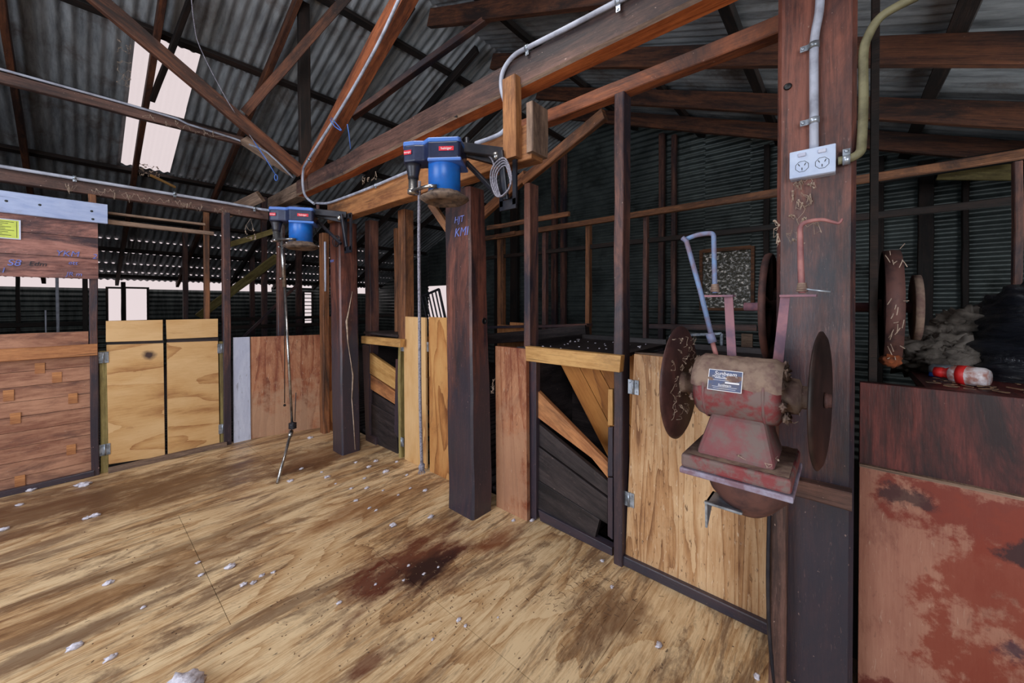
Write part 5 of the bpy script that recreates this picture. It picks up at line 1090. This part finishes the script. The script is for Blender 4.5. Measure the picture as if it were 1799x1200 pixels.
TH('post', 'slim brown upright at the far right edge above the bag', 'post', atX(1787, 500, 3.2), atX(1787, 285, 3.2), .05, .03, 'stud', side=Xv)
# ================================================================== COBWEBS
def web(label, c, spread, n, seed, ax1=Yv, ax2=Zv, r=.0012, sag=.02):
    rnd = random.Random(seed); g = G(); c = Vector(c); nodes = [c + ax1 * rnd.uniform(-1, 1) * spread[0] + ax2 * rnd.uniform(-1, 1) * spread[1] + ax1.cross(ax2) * rnd.uniform(-.01, .01) for _ in range(n)]
    for i in range(n):
        near = sorted(nodes, key=lambda p: (p - nodes[i]).length)[1:3]
        for q_ in near:
            m_ = (nodes[i] + q_) / 2 + Vector((rnd.uniform(-.006, .006), rnd.uniform(-.006, .006), -rnd.uniform(0, sag))); g.tube([nodes[i], m_, q_], r * .55 * rnd.uniform(.6, 1.5), 4, False)
        if rnd.random() < .3: g.blob(nodes[i], r * 3, 1, .3, 2, i)
    return tag(g.build('cobweb', 'web'), label, 'cobweb', None, 'stuff')
web('dusty branching cobweb on the post face below the power socket', atX(1408, 345, 1.588), (.035, .06), 34, 1)
web('cobweb tangled around the bend of the pink rod', atX(1400, 408, 1.37), (.055, .045), 30, 2)
web('cobweb strings under the lower conduit beam', atY(290, 352, 4.24), (.55, .02), 60, 3, Xv, Zv, .0012, .05)
web('cobweb clump at the foot of the skylight', on_roof(262, 300, .22), (.10, .08), 50, 4, Xv, Zv, .003)
web('cobweb along the left edge of the skylight', on_roof(218, 110, .20), (.05, .22), 30, 5, Xv, Zv, .0018)
web('cobweb along the upper tie right of the skylight', atY(330, 224, 4.44), (.30, .03), 36, 6, Xv, Zv, .0015)
web('cobweb threads over the grinder base', (1.20, .22, .885), (.10, .05), 30, 7, Yv, Xv, .001, .0)
web('pale cobweb threads over the left grinding disc', (GX - .0, .378, GZ + .02), (.12, .13), 110, 8, Xv, Zv, .0009, .0)
web('cobweb strings hanging under the left conduit end', atY(440, 400, 4.24), (.05, .10), 18, 9, Xv, Zv, .002)
web('cobweb hanging above the nearer machine', atX(650, 310, 1.44), (.12, .03), 16, 10)
web('cobweb threads on the knot hole post edge', atY(866, 680, 1.65), (.01, .05), 14, 11, Xv, Zv, .001)
web('dusty threads between strap and nut of the grinder', (1.24, .10, 1.03), (.02, .04), 18, 12, Yv, Zv, .0012)
# ================================================================== WOOL SCRAPS ON THE FLOOR
wp = [(150, 853, 9, 3), (115, 847, 7, 3), (80, 852, 7, 3), (143, 853, 10, 3), (26, 865, 8, 3), (55, 862, 8, 3), (34, 888, 5, 4), (153, 911, 7, 4), (167, 907, 8, 4), (5, 932, 8, 4), (191, 1026, 9, 5), (132, 1138, 10, 8), (195, 1157, 9, 8), (348, 989, 5, 4), (353, 1011, 6, 4), (405, 997, 10, 4), (428, 1028, 7, 5), (445, 1025, 7, 4), (460, 1012, 6, 4), (480, 1006, 5, 3), (252, 1068, 5, 3),
      (575, 839, 8, 4), (545, 770, 7, 4), (510, 846, 8, 3), (530, 824, 5, 2), (600, 794, 6, 3), (625, 813, 5, 2), (648, 821, 7, 4), (660, 811, 7, 4), (678, 829, 9, 4), (641, 841, 5, 3), (645, 858, 7, 3), (626, 880, 7, 4), (649, 893, 5, 3), (661, 897, 5, 3), (691, 924, 10, 6), (757, 909, 8, 4), (697, 812, 5, 3), (715, 835, 5, 2), (673, 862, 4, 2), (721, 858, 4, 2), (747, 862, 7, 5), (596, 1060, 6, 5), (617, 859, 5, 3), (806, 1090, 7, 6), (818, 1100, 5, 4), (745, 1009, 5, 6), (709, 1020, 4, 3), (760, 1124, 4, 4), (718, 994, 4, 3), (770, 997, 4, 3), (1157, 1135, 9, 5), (1058, 986, 6, 4), (1075, 1032, 6, 4), (902, 915, 7, 3), (935, 915, 8, 4), (1330, 1190, 8, 7), (590, 850, 3, 2), (565, 830, 4, 2), (700, 870, 4, 2), (660, 1027, 4, 3), (875, 1085, 3, 2)]
for i, (x, y, w, h) in enumerate(wp):
    c = atZ(x, y); k = (c - CP).length / FPX * .62
    g = G(); rx = w * k * .85; g.blob(c + Zv * rx * .25, (rx, rx * .7, rx * .38), 2, .75, 2.0, i)
    if i % 3 == 0: g.blob(c + Vector((rx * .7, rx * .3, rx * .2)), (rx * .5, rx * .5, rx * .3), 1, .6, 2.0, i + 50)
    tag(g.build('wool_tuft', 'wool'), 'small tuft of white wool fallen on the plywood floor', 'wool', 'wool tufts scattered on the floor')
g = G(); c = atZ(330, 1199); g.blob(c + Vector((-.02, -.03, .02)), (.06, .05, .03), 3, .4, 2, 3); tag(g.build('wool_tuft', 'wool'), 'largest white wool scrap, cut off by the bottom edge', 'wool')
rnd = random.Random(31); g = G()
for k in range(420):
    x, y = (rnd.gauss(700, 120), rnd.gauss(1030, 50)) if k < 260 else (rnd.uniform(100, 1300), rnd.uniform(880, 1190))
    if y < 900: continue
    c = atZ(x, y)
    if c.x > 1.72 or c.x < -2: continue
    an = rnd.random() * 3.1; d = Vector((math.cos(an), math.sin(an), 0)); g.frame_box(c + Zv * .0012, d, d.cross(Zv), Zv, rnd.uniform(.003, .010), rnd.uniform(.001, .003), .002)
for k in range(200):
    x, y = rnd.gauss(1040, 45), rnd.gauss(1035, 35); c = atZ(x, y)
    if c.x > 1.70: continue
    an = rnd.random() * 3.1; d = Vector((math.cos(an), math.sin(an), 0)); g.frame_box(c + Zv * .0012, d, d.cross(Zv), Zv, rnd.uniform(.006, .03), .0008, .0012)
tag(g.build('floor_litter', 'dirt'), 'fine dark specks and straw scattered on the plywood floor', 'litter', None, 'stuff')
